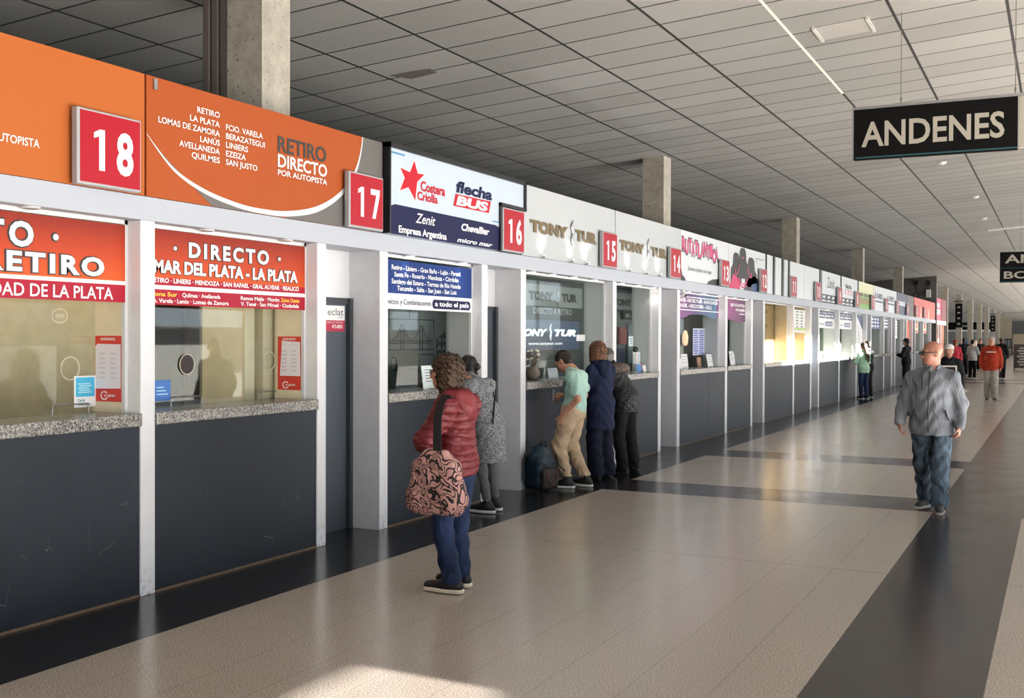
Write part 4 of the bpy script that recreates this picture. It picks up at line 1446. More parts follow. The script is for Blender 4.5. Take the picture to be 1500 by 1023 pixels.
def hanging(label, x0, x1, y, z0, z1, x2, rows, zmid=None):
    t = empty('hanging_sign', (0, y, 0), 0, label, 'sign', 'hanging direction signs')
    MB().box(x0, x1, -.02, .03, z0, z1).build('black_panel', SGN, t)
    if x2:
        MB().box(x1, x2, -.02, .03, z0 + .02, z1).build('grey_panel', SILV, t)
    xe = x2 or x1
    MB().box(x0, xe, -.03, .04, z1, z1 + .028).box(x0 - .014, x0, -.03, .04, z0, z1 + .028).box(x1 - .006, x1 + .006, -.024, .04, z0, z1).build('frame', METAL, t)
    mb = MB().box(x0 + .02, x1, -.0225, -.02, z0 + .015, z0 + .03)
    if zmid:
        mb.box(x0, x1, -.0225, -.02, zmid - .006, zmid + .006)
    mb.build('teal_line', mat('teal_line', '1d4a52', .4), t)
    mb = MB()
    for (s_, a_, b_, z, cap, o_) in rows:
        mb.text(s_, (a_, -.024, z), XV, ZV, cap, b_ - a_, off=o_)
    mb.build('lettering', SILV, t)
    for xx in (x0 + .47, x0 + 1.55, x0 + 2.6)[: 3 if x2 else 2]:
        MB().cyl((xx, 0, z1 + .02), (xx, 0, ceil_z(xx) + .02), .004, n=6).cyl((xx, 0, z1 + .06), (xx, 0, z1 + .09), .01, n=8).build('cable', mat('cable_grey', '6a675f', .5), t)
    return t


hanging('black hanging sign with large silver word ANDENES, nearest to the viewer', 3.45, 5.03, 12.0, 3.605, 4.135, 6.4, [('ANDENES', 3.53, 4.905, 3.745, .245, .02)])
hanging('smaller black hanging sign with two lines farther down the hall', 4.05, 6.6, 30.0, 3.14, 3.90, None, [('ANDENES', 4.16, 6.3, 3.625, .20, .02), ('BOLETERÍAS', 4.14, 6.45, 3.24, .17, .02)], 3.50)

# ------------------------------------------------------------------ fixtures on the ceiling
SL = math.atan(0.08)


def on_ceiling(name, x, y, label, cat, group=None):
    o = empty(name, (x, y, ceil_z(x)), 0, label, cat, group)
    o.rotation_euler = (0, -SL, 0)
    return o


t = on_ceiling('ceiling_light', 3.30, 12.18, 'white recessed light panel in the ceiling above the nearest hanging sign', 'lamp')
MB().box(-.25, .27, -.27, .25, -.012, 0).build('diffuser', mat('lamp_diffuser', '9d9c99', .5), t)
MB().box(-.28, -.25, -.28, .27, -.03, 0).box(.27, .30, -.28, .27, -.03, 0).build('frame', mat('lamp_frame', 'b5b5b2', .5), t)
t = on_ceiling('ceiling_light', 3.9, 36.5, 'thin white lamp strip on the ceiling by the farther hanging sign', 'lamp')
MB().box(-.5, .5, -.1, .1, -.04, 0).build('diffuser', ALU, t)
for (x, y, lab) in ((3.39, 22.2, 'first small smoke detector beyond the nearest hanging sign'), (3.6, 28.0, 'second small smoke detector beyond the nearest hanging sign'), (3.5, 33.0, 'third small smoke detector along the ceiling')):
    t = on_ceiling('smoke_detector', x, y, lab, 'detector', 'smoke detectors')
    MB().lathe((0, 0, -.05), [(.03, 0), (.06, .01), (.08, .03), (.09, .05)], 14).build('cap', ALU, t, True)
t = on_ceiling('torn_tile', -1.15, 10.6, 'torn dirty patch in a ceiling tile over counter sixteen', 'tile')
MB().add([(-.25, -.12, -.005), (.25, -.05, -.005), (.28, .06, -.03), (-.1, .12, -.02)], [(0, 3, 2, 1)]).build('torn_edge', mat('torn_dark', '57544e', .9, var=.3, vscale=20), t)

# ================================================================== END OF THE COUNTER ROW AND FAR END
st(MB().box(-3.4, 0.02, 56.75, 57.1, 0, ceil_z(-.1)), 'wall_block', BLOCK, 'dark concrete block wall at the end of the counters', 'wall')
for (x, z, w, h, m_, lab) in ((-.98, 4.35, .18, .22, BLACK, 'black floodlight on the block wall, the left of two'), (-.42, 4.35, .18, .22, BLACK, 'black floodlight on the block wall, the right of two'), (-.45, 3.75, .22, .38, ALU, 'white junction box on the block wall')):
    t = empty('wall_fitting', (x, 56.75, z), 0, lab, 'fitting')
    MB().rbox(0, w, -.14, 0, 0, h, .012).build('body', m_, t)
    MB().cyl((w / 2, -.05, -.4), (w / 2, -.05, 0), .015).build('conduit', BLACK, t)
t = empty('wall_ring', (-.9, 56.74, 3.85), 0, 'dark ring shaped fitting on the block wall', 'fitting')
mb = MB().tube([(.14 * math.cos(a), 0, .14 * math.sin(a)) for a in [2 * math.pi * k / 20 for k in range(20)]], .025, 6, 0, True)
mb.build('ring', BLACK, t, True)

t = empty('fascia_sign', (0, 0, 0), 0, 'pink and white fascia sign just beyond the block wall', 'sign')
MB().box(-.1, -.02, 57.15, 59.6, 2.65, 3.75).build('panel', mat('sign_pink', 'c83a5e', .5), t)
MB().box(-.02, -.01, 57.4, 58.9, 2.95, 3.2).box(-.02, -.01, 57.5, 58.6, 3.3, 3.5).build('white_print', LETW, t)
MB().box(-.1, .0, 59.6, 62.0, 2.65, 3.75).build('dark_red_end', mat('sign_dark_red', '6e1418', .5), t)
st(MB().box(-.5, 0, 57.12, 62.2, 2.44, 2.65), 'trim_43', WHITE, 'white beam beyond the block wall', 'beam')
st(MB().box(-.5, -.12, 57.12, 62.2, 0, 2.44), 'wall_kiosk', mat('orange_wood', 'a8552a', .5, var=.3, vscale=1.5), 'orange brown kiosk wall beyond the block wall', 'wall')
for y in (58.3, 59.6):
    tag(MB().box(-.11, -.03, y, y + .25, 0, 2.4).build('poster_post', PAPER), 'tall white post against the orange kiosk wall, %s of two' % ('nearer' if y < 59 else 'farther'), 'post')

# dark direction boards on two of the far columns
for (k, nm) in ((7, 'nearer'), (11, 'farther')):
    y = 7.19 + 10.25 * k
    t = empty('column_sign', (0, y, 0), 0, 'tall black direction board on the %s of two signed columns' % nm, 'sign', 'direction boards on the far columns')
    MB().box(-.90, -.46, -.06, -.001, 2.5, 4.1).build('panel', SGN, t)
    mb = MB()
    for q in range(4):
        mb.box(-.76, -.60, -.064, -.06, 2.70 + q * .37, 2.80 + q * .37)
    mb.build('pale_print', SILV, t)
    t = empty('column_lamp', (0, y, 0), 0, 'lamp collar round the top of the %s of two signed columns' % nm, 'lamp', 'lamp collars')
    MB().box(-.98, -.40, -.1, .47, ceil_z(-.7) - .55, ceil_z(-.7) - .45).build('collar', mat('collar_grey', '55544f', .6), t)

UPW = mat('upper_grey', '9fa19f', .8)
st(MB().box(-14.0, -1.0, 128.0, 128.3, 3.55, 4.8), 'wall_far_upper', UPW, 'grey upper wall across the far left of the hall', 'wall')
t = empty('shop_sign', (0, 127.9, 0), 0, 'long black shop sign across the far left of the hall', 'sign')
MB().box(-10.0, -1.0, 0, .1, 2.75, 3.55).build('panel', SGN, t)
mb = MB()
for x in (-7.0, -4.6):
    mb.box(x, x + 1.1, -.01, 0, 3.05, 3.25)
mb.build('pale_print', GREYD, t)
st(MB().box(-10.0, -1.0, 127.95, 128.3, 2.55, 2.75), 'trim_44', WHITE, 'white strip under the far shop sign', 'trim')
st(MB().box(-10.0, -1.0, 129.0, 129.2, 0, 2.6), 'wall_shop', mat('shop_grey', '8b9093', .7), 'grey shop front at the far left', 'wall')
t = empty('blue_notice', (-4.1, 128.945, 1.0), 0, 'blue square notice on the far grey shop front', 'notice')
MB().box(0, .5, 0, .05, 0, .8).build('sheet', mat('notice_blue2', '2f6fb0', .5), t)
t = empty('white_notice', (-3.5, 128.945, 1.05), 0, 'white notice beside the blue one on the far shop front', 'notice')
MB().box(0, .35, 0, .05, 0, .7).build('sheet', PAPER, t)
st(MB().box(-.9, .35, 139.0, 139.2, 0, 4.2), 'wall_far_tan', mat('far_tan', '8d8577', .8), 'tan wall strip at the far end of the hall', 'wall')
t = empty('shutter', (.4, 140.8, 0), 0, 'dark roller shutter high in the far end wall', 'shutter')
MB().box(0, 4.5, 0, .15, 2.35, 3.85).build('slat_curtain', mat('shutter_dark', '3a3f42', .6), t)
MB().box(-.1, 4.6, -.02, .17, 3.85, 3.95).build('lintel', mat('shutter_lintel', '6a6d6c', .6), t)
st(MB().box(.4, 4.9, 141.2, 141.3, 0, 2.35), 'wall_far_low', mat('far_tan_low', '978a78', .8), 'tan wall under the far roller shutter', 'wall')
t = empty('notice_board', (-.55, 138.9, .7), 0, 'dark notice board on the tan wall at the far end', 'board')
MB().box(0, .9, 0, .06, 0, 1.1).build('panel', BLACK, t)
for x in (.12, .5):
    MB().box(x, x + .28, -.01, 0, .15, .95).build('sheet', mat('board_sheet', '6a7074', .5), t)


def aframe(label, x, y, w, h, m, rows, face=-1.0, white=False):
    t = empty('sandwich_board', (x, y, 0), 0, label, 'board')
    for s_ in (-1, 1):
        mb = MB()
        d0, d1 = s_ * .28, s_ * .03
        mb.add([(-w / 2, d0, .12), (w / 2, d0, .12), (w / 2, d1, h), (-w / 2, d1, h), (-w / 2, d0 + .03, .12), (w / 2, d0 + .03, .12), (w / 2, d1 + .03, h), (-w / 2, d1 + .03, h)],
               [(0, 1, 2, 3), (5, 4, 7, 6), (0, 4, 5, 1), (3, 2, 6, 7), (0, 3, 7, 4), (1, 5, 6, 2)])
        mb.build('board', m, t)
        for xx in (-w / 2 + .03, w / 2 - .03):
            MB().tube([(xx, d0 * 1.13, 0), (xx, d0, .14)], .022, 6).build('leg', m, t)
    mb = MB()
    for q in range(rows):
        f = .12 + .8 * q / rows
        y0, y1 = -.28 + .25 * f - .006, -.28 + .25 * (f + .05) - .006
        z0, z1 = .12 + (h - .12) * f, .12 + (h - .12) * (f + .06)
        ww = w * (.36 if q % 2 else .28)
        mb.add([(-ww, y0, z0), (ww, y0, z0), (ww, y1, z1), (-ww, y1, z1)], [(0, 1, 2, 3)])
    mb.build('chalk_writing', mat('chalk', '8f8d88', .8), t)
    if white:
        MB().box(w * .18, w * .55, -.09, -.075, h - .3, h - .04).build('white_sheet', PAPER, t)
    return t


aframe('dark chalked sandwich board standing at the right edge of the hall', 3.75, 67.5, 1.35, 1.45, mat('board_dark', '2a2422', .6), 7, white=True)
aframe('brown sandwich board near the end of the kiosk, behind the black hoodie', 1.0, 58.5, .95, 1.35, mat('board_brown', '4a2a20', .6), 6)
t = empty('display_stand', (1.5, 60.5, 0), 0, 'narrow pale upright display stand beside the brown sandwich board', 'stand')
MB().rbox(-.1, .1, -.15, .15, 0.04, 1.65, .01).build('panel', mat('stand_pale', 'cfc9ba', .6), t)
MB().box(-.2, .2, -.25, .25, 0, .04).build('base', METAL, t)


# ================================================================== PEOPLE
# bodies and clothes are grown as smooth distance fields and meshed with surface nets
class SDF:
    def __init__(s, h):
        s.h = h
        s.p = []
        s.fx = None

    def cap(s, a, b, ra, rb=None, k=.03, f=None, q=1.0, op='+'):
        s.p.append(('c', np.array(a, float), np.array(b, float), ra, ra if rb is None else rb, k, None if f is None else np.array(f, float), q, op))
        return s

    def ell(s, c, r, k=.03, R=None, op='+'):
        s.p.append(('e', np.array(c, float), np.array(r, float), k, None if R is None else np.array(R, float), op))
        return s

    def box(s, c, hf, r, k=.02, R=None, op='+'):
        s.p.append(('b', np.array(c, float), np.array(hf, float), r, k, None if R is None else np.array(R, float), op))
        return s

    def cut(s, p, n):
        """remove everything on the side the normal points to"""
        s.p.append(('p', np.array(p, float), np.array(n, float) / np.linalg.norm(n), '^'))
        return s

    def disp(s, fn):
        s.fx = fn
        return s

    @staticmethod
    def bb(p):
        if p[0] == 'c':
            r = max(p[3], p[4])
            return np.minimum(p[1], p[2]) - r, np.maximum(p[1], p[2]) + r
        if p[0] == 'e':
            r = p[2] if p[4] is None else np.full(3, max(p[2]))
            return p[1] - r, p[1] + r
        r = p[2] + p[3] if p[5] is None else np.full(3, np.linalg.norm(p[2]) + p[3])
        return p[1] - r, p[1] + r

    def mesh(s):
        h = s.h
        bbs = [s.bb(p) for p in s.p if p[0] != 'p' and p[-1] == '+']
        lo = np.min([b[0] for b in bbs], 0) - 4 * h
        hi = np.max([b[1] for b in bbs], 0) + 4 * h
        n = np.ceil((hi - lo) / h).astype(int) + 1
        ax = [(lo[i] + h * np.arange(n[i])).astype(np.float32) for i in range(3)]
        D = np.full(n, 9.0, np.float32)
        for p in s.p:
            if p[0] == 'p':
                X, Y, Z = ax[0][:, None, None], ax[1][None, :, None], ax[2][None, None, :]
                d = (X - p[1][0]) * p[2][0] + (Y - p[1][1]) * p[2][1] + (Z - p[1][2]) * p[2][2]
                D = np.maximum(D, d)
                continue
            b0, b1 = s.bb(p)
            k = p[{'c': 5, 'e': 3, 'b': 4}[p[0]]]
            m = k + 3 * h
            i0 = np.maximum(0, np.floor((b0 - m - lo) / h).astype(int))
            i1 = np.minimum(n, np.ceil((b1 + m - lo) / h).astype(int) + 1)
            if (i1 <= i0).any():
                continue
            sl = tuple(slice(i0[i], i1[i]) for i in range(3))
            X, Y, Z = ax[0][sl[0]][:, None, None], ax[1][sl[1]][None, :, None], ax[2][sl[2]][None, None, :]
            if p[0] == 'c':
                a, b = p[1], p[2]
                e = b - a
                L = max(1e-9, float(e @ e))
                t = np.clip(((X - a[0]) * e[0] + (Y - a[1]) * e[1] + (Z - a[2]) * e[2]) / L, 0, 1)
                vx, vy, vz = X - a[0] - t * e[0], Y - a[1] - t * e[1], Z - a[2] - t * e[2]
                if p[6] is not None:
                    f = p[6] / np.linalg.norm(p[6])
                    g = (vx * f[0] + vy * f[1] + vz * f[2]) * (1 / p[7] - 1)
                    vx, vy, vz = vx + g * f[0], vy + g * f[1], vz + g * f[2]
                d = np.sqrt(vx * vx + vy * vy + vz * vz) - (p[3] + (p[4] - p[3]) * t)
                if p[6] is not None:
                    d = d * min(1.0, (p[7] + 1) / 2)
            else:
                vx, vy, vz = X - p[1][0], Y - p[1][1], Z - p[1][2]
                R = p[4] if p[0] == 'e' else p[5]
                if R is not None:
                    vx, vy, vz = (R[0, 0] * vx + R[1, 0] * vy + R[2, 0] * vz, R[0, 1] * vx + R[1, 1] * vy + R[2, 1] * vz, R[0, 2] * vx + R[1, 2] * vy + R[2, 2] * vz)
                if p[0] == 'e':
                    r = p[2]
                    k0 = np.sqrt((vx / r[0]) ** 2 + (vy / r[1]) ** 2 + (vz / r[2]) ** 2)
                    k1 = np.sqrt((vx / r[0] ** 2) ** 2 + (vy / r[1] ** 2) ** 2 + (vz / r[2] ** 2) ** 2)
                    d = k0 * (k0 - 1) / np.maximum(k1, 1e-6)
                else:
                    hf = p[2]
                    qx, qy, qz = np.abs(vx) - hf[0], np.abs(vy) - hf[1], np.abs(vz) - hf[2]
                    d = np.sqrt(np.maximum(qx, 0) ** 2 + np.maximum(qy, 0) ** 2 + np.maximum(qz, 0) ** 2) + np.minimum(np.maximum(qx, np.maximum(qy, qz)), 0) - p[3]
            d = np.broadcast_to(d, D[sl].shape).astype(np.float32)
            cur = D[sl]
            if p[-1] == '-':
                d = -d
                hh = np.maximum(k - np.abs(cur - d), 0) / max(k, 1e-6)
                D[sl] = np.maximum(cur, d) + hh * hh * k * .25
            else:
                hh = np.maximum(k - np.abs(cur - d), 0) / max(k, 1e-6)
                D[sl] = np.minimum(cur, d) - hh * hh * k * .25
        if s.fx is not None:
            X, Y, Z = np.meshgrid(*ax, indexing='ij', sparse=True)
            D = D + s.fx(X, Y, Z).astype(np.float32)
        return nets(D, lo, h)


_COR = [(i, j, k) for i in (0, 1) for j in (0, 1) for k in (0, 1)]
_EDG = [(a, b) for ia, a in enumerate(_COR) for b in _COR[ia + 1:] if sum(abs(a[i] - b[i]) for i in range(3)) == 1]


def nets(D, lo, h):
    S = D < 0
    n = np.array(D.shape)
    c = np.zeros(n - 1, np.int8)
    for (i, j, k) in _COR:
        c += S[i:n[0] - 1 + i, j:n[1] - 1 + j, k:n[2] - 1 + k]
    M = (c > 0) & (c < 8)
    ijk = np.argwhere(M)
    idx = np.full(M.shape, -1, np.int64)
    idx[M] = np.arange(len(ijk))
    pos = np.zeros((len(ijk), 3))
    cnt = np.zeros(len(ijk))
    val = {q: D[ijk[:, 0] + q[0], ijk[:, 1] + q[1], ijk[:, 2] + q[2]] for q in _COR}
    for a, b in _EDG:
        da, db = val[a], val[b]
        x = (da < 0) != (db < 0)
        t = np.where(x, da / np.where(x, da - db, 1), 0)
        A, B = np.array(a, float), np.array(b, float)
        pos += np.where(x[:, None], A + t[:, None] * (B - A), 0)
        cnt += x
    V = (ijk + pos / cnt[:, None]) * h + lo
    F = []
    for axis in range(3):
        u, v = [(1, 2), (2, 0), (0, 1)][axis]
        s0 = [slice(1, n[i] - 1) for i in range(3)]
        s0[axis] = slice(0, n[axis] - 1)
        s1 = list(s0)
        s1[axis] = slice(1, n[axis])
        a, b = S[tuple(s0)], S[tuple(s1)]
        for sign in (0, 1):
            e = np.argwhere((a & ~b) if sign == 0 else (~a & b))
            if not len(e):
                continue
            off = np.array([1, 1, 1])
            off[axis] = 0
            e = e + off
            du, dv = np.zeros(3, int), np.zeros(3, int)
            du[u], dv[v] = 1, 1
            q = [e - du - dv, e - dv, e, e - du]
            if sign == 1:
                q = q[::-1]
            F.append(np.stack([idx[w[:, 0], w[:, 1], w[:, 2]] for w in q], 1))
    return V, np.concatenate(F)


def sdf_obj(name, sd, m, parent):
    V, F = sd.mesh()
    me = bpy.data.meshes.new(name)
    me.vertices.add(len(V))
    me.vertices.foreach_set('co', V.astype(np.float32).ravel())
    me.loops.add(F.size)
    me.loops.foreach_set('vertex_index', F.astype(np.int32).ravel())
    me.polygons.add(len(F))
    me.polygons.foreach_set('loop_start', np.arange(0, F.size, 4, dtype=np.int32))
    me.polygons.foreach_set('use_smooth', np.ones(len(F), bool))
    me.update(calc_edges=True)
    me.validate()
    me.materials.append(m)
    o = bpy.data.objects.new(name, me)
    COL.objects.link(o)
    o.parent = parent
    return o


# ---- cloth, skin and hair materials
def skin(name, c, c2=None):
    if name in _MC:
        return _MC[name]
    t = NT(name)
    f = t.noise(9.0, 3.0, .6)
    b = lin(c)
    a = lin(c2) if c2 else tuple(v * .82 for v in b[:3])
    t.l(t.ramp(f, [(.3, a), (.7, b)]), t.b.inputs['Base Color'])
    t.b.inputs['Roughness'].default_value = .5
    t.b.inputs['Subsurface Weight'].default_value = .08
    t.b.inputs['Subsurface Radius'].default_value = (.01, .004, .002)
    _MC[name] = t.m
    return t.m


def cloth(name, c, c2=None, scale=6.0, rough=.85, fold=.35, fscale=7.0, lo=.35, hi=.65, stretch=(1, 1, .45)):
    if name in _MC:
        return _MC[name]
    t = NT(name)
    co = t.coord()
    b = lin(c)
    a = lin(c2) if c2 else tuple(v * .8 for v in b[:3])
    f = t.noise(scale, 4.0, .65, co)
    t.l(t.ramp(f, [(lo, a), (hi, b)]), t.b.inputs['Base Color'])
    t.b.inputs['Roughness'].default_value = rough
    t.b.inputs['Specular IOR Level'].default_value = .25
    mp = t.n('Mapping')
    mp.inputs['Scale'].default_value = stretch
    t.l(co, mp.inputs['Vector'])
    t.bump(t.noise(fscale, 3.0, .55, mp.outputs[0], 1.2), fold, .05)
    _MC[name] = t.m
    return t.m


def denim(name, c, c2):
    t = NT(name)
    co = t.coord()
    mp = t.n('Mapping')
    mp.inputs['Scale'].default_value = (1, 1, .5)
    t.l(co, mp.inputs['Vector'])
    f = t.noise(6.0, 4.0, .6, mp.outputs[0], .6)
    t.l(t.ramp(f, [(.38, c), (.56, c2)]), t.b.inputs['Base Color'])
    t.b.inputs['Roughness'].default_value = .85
    t.b.inputs['Specular IOR Level'].default_value = .2
    t.bump(t.noise(8.0, 3.0, .5, mp.outputs[0], 1.5), .45, .05)
    return t.m


def quilt_mat(name, c, step=.055):
    t = NT(name)
    co = t.coord()
    sep = t.n('SeparateXYZ')
    t.l(co, sep.inputs[0])
    w = t.noise(5.0, 2.0, .5, co)
    z = t.math('ADD', sep.outputs[2], t.math('MULTIPLY', w, .09))
    s_ = t.math('ABSOLUTE', t.math('SINE', t.math('MULTIPLY', z, math.pi / step)))
    wr = t.noise(38.0, 2.0, .5, co)
    b = lin(c)
    t.l(t.mix(t.math('MULTIPLY', t.math('LESS_THAN', s_, .22), .45), b, tuple(v * .5 for v in b[:3]) + (1,)), t.b.inputs['Base Color'])
    t.b.inputs['Roughness'].default_value = .55
    t.b.inputs['Specular IOR Level'].default_value = .3
    t.bump(t.math('ADD', t.math('POWER', s_, .5), t.math('MULTIPLY', wr, .35)), .55, .02)
    return t.m


def plaid_quilt(name, c, step=.07):
    t = NT(name)
    co = t.coord()
    sep = t.n('SeparateXYZ')
    t.l(co, sep.inputs[0])
    a = t.math('ABSOLUTE', t.math('SINE', t.math('MULTIPLY', t.math('ADD', sep.outputs[2], sep.outputs[0]), math.pi / step)))
    b = t.math('ABSOLUTE', t.math('SINE', t.math('MULTIPLY', t.math('SUBTRACT', sep.outputs[2], sep.outputs[0]), math.pi / step)))
    mn = t.math('MINIMUM', a, b)
    t.b.inputs['Base Color'].default_value = lin(c)
    t.b.inputs['Roughness'].default_value = .6
    t.bump(t.math('POWER', mn, .5), .5, .02)
    return t.m


def tweed(name):
    t = NT(name)
    f = t.noise(95.0, 2.0, .8)
    t.l(t.ramp(f, [(.38, '2a2c2f'), (.50, '626568'), (.62, '9fa1a3')]), t.b.inputs['Base Color'])
    t.b.inputs['Roughness'].default_value = .95
    t.bump(f, .4)
    return t.m


def hairm(name, c, c2, sc=30.0):
    if name in _MC:
        return _MC[name]
    t = NT(name)
    co = t.coord()
    mp = t.n('Mapping')
    mp.inputs['Scale'].default_value = (1, 1, .28)
    t.l(co, mp.inputs['Vector'])
    f = t.noise(sc, 4.0, .65, mp.outputs[0], 1.0)
    t.l(t.ramp(f, [(.33, c2), (.62, c)]), t.b.inputs['Base Color'])
    t.b.inputs['Roughness'].default_value = .6
    t.b.inputs['Specular IOR Level'].default_value = .3
    t.bump(f, .6, .02)
    _MC[name] = t.m
    return t.m


def V3(*a):
    return np.array(a, float)


def rotz(a):
    c, s_ = math.cos(a), math.sin(a)
    return np.array([[c, -s_, 0], [s_, c, 0], [0, 0, 1]])


def rotx(a):
    c, s_ = math.cos(a), math.sin(a)
    return np.array([[1, 0, 0], [0, c, -s_], [0, s_, c]])


def roty(a):
    c, s_ = math.cos(a), math.sin(a)
    return np.array([[c, 0, s_], [0, 1, 0], [-s_, 0, c]])


def joints(H, **kw):
    """standing figure facing +y, x to its own right; metres"""
    s_ = H / 1.72
    J = dict(pel=V3(0, 0, .935), wst=V3(0, 0, 1.08), che=V3(0, .0, 1.27), nk=V3(0, -.02, 1.45), hd=V3(0, .02, 1.605),
             shR=V3(.165, -.015, 1.365), shL=V3(-.165, -.015, 1.365), elR=V3(.225, -.03, 1.12), elL=V3(-.225, -.03, 1.12),
             wrR=V3(.23, .05, .885), wrL=V3(-.23, .05, .885), hdR=V3(0, .12, -1), hdL=V3(0, .12, -1),
             hpR=V3(.088, 0, .90), hpL=V3(-.088, 0, .90), knR=V3(.095, .015, .49), knL=V3(-.095, .015, .49),
             anR=V3(.095, -.03, .085), anL=V3(-.095, -.03, .085), toR=V3(.1, 1, 0), toL=V3(-.1, 1, 0))
    for k_ in J:
        if not k_.startswith(('hdR', 'hdL', 'to')):
            J[k_] = J[k_] * s_
    for k_, v in kw.items():
        J[k_] = V3(*v)
    return J


def hand(S, wr, d, n, th, s_=1.0, curl=.45, k=.012):
    """palm, four fingers and a thumb; d runs along the hand, n is the way the palm faces, th the thumb side"""
    d = d / np.linalg.norm(d)
    n = n - d * (n @ d)
    n = n / np.linalg.norm(n)
    sd = np.cross(n, d)
    sd = sd * (1 if sd @ th > 0 else -1)
    S.cap(wr, wr + d * .03 * s_, .026 * s_, .03 * s_, .02, n, .75)
    S.cap(wr + d * .025 * s_ + sd * .012 * s_, wr + d * .075 * s_ + sd * .016 * s_, .028 * s_, .026 * s_, .015, n, .5)
    S.cap(wr + d * .025 * s_ - sd * .012 * s_, wr + d * .07 * s_ - sd * .018 * s_, .026 * s_, .024 * s_, .015, n, .5)
    for q, (o, L) in enumerate(((.030, .040), (.010, .045), (-.011, .042), (-.031, .033))):
        b = wr + (d * .088 + sd * o) * s_
        c = curl * (1 + .12 * q)
        d1 = d * math.cos(c) + n * math.sin(c)
        d2 = d * math.cos(c * 2.1) + n * math.sin(c * 2.1)
        m = b + d1 * L * s_
        S.cap(b, m, .0098 * s_, .0088 * s_, k * .5)
        S.cap(m, m + d2 * L * .8 * s_, .0088 * s_, .0072 * s_, .004)
    b = wr + (d * .03 + sd * .03) * s_
    m = b + (d * .62 + sd * .62 + n * .3) * .042 * s_
    S.cap(b, m, .013 * s_, .0105 * s_, .012)
    S.cap(m, m + (d * .9 + sd * .15 + n * .35) * .034 * s_, .0105 * s_, .008 * s_, .004)


def head_prims(S, J, R, s_=1.0, ears=True, neck=.054, jaw=1.0):
    c = J['hd']

    def P(x, y, z):
        return c + R @ (V3(x, y, z) * s_)
    e = lambda x, y, z, r, k=.02, op='+': S.ell(P(x, y, z), np.array(r) * s_, k, R, op)
    cp = lambda a, b, ra, rb, k=.01, op='+': S.cap(P(*a), P(*b), ra * s_, rb * s_, k, op=op)
    S.cap(J['nk'] + V3(0, 0, -.05), c + R @ V3(0, -.025, -.07) * s_, neck * 1.12 * s_, neck * s_, .03)
    e(0, -.012, .028, (.077, .097, .088))
    e(0, .028, -.035, (.064 * jaw, .070, .085), .03)
    e(0, .052, -.088, (.040 * jaw, .040, .034), .03)
    e(.036, .058, -.035, (.026, .028, .03), .025)
    e(-.036, .058, -.035, (.026, .028, .03), .025)
    cp((-.036, .082, .018), (.036, .082, .018), .014, .014, .02)
    e(.032, .102, -.001, (.017, .014, .011), .012, '-')
    e(-.032, .102, -.001, (.017, .014, .011), .012, '-')
    cp((0, .088, .006), (0, .112, -.036), .010, .0135, .014)
    e(.012, .100, -.040, (.010, .012, .009), .008)
    e(-.012, .100, -.040, (.010, .012, .009), .008)
    cp((-.021, .086, -.066), (.021, .086, -.066), .0075, .0075, .010)
    cp((-.017, .086, -.077), (.017, .086, -.077), .0080, .0080, .008)
    cp((-.024, .094, -.0715), (.024, .094, -.0715), .0028, .0028, .004, '-')
    if ears:
        for q in (-1, 1):
            e(q * .079, -.008, -.012, (.012, .021, .033), .012)
            e(q * .088, -.004, -.010, (.008, .011, .018), .006, '-')
    return P


LEYE, DEYE = mat('eye_white', 'd8d2cc', .25), mat('eye_dark', '1d1410', .2)
PEOPLE_N = [0]


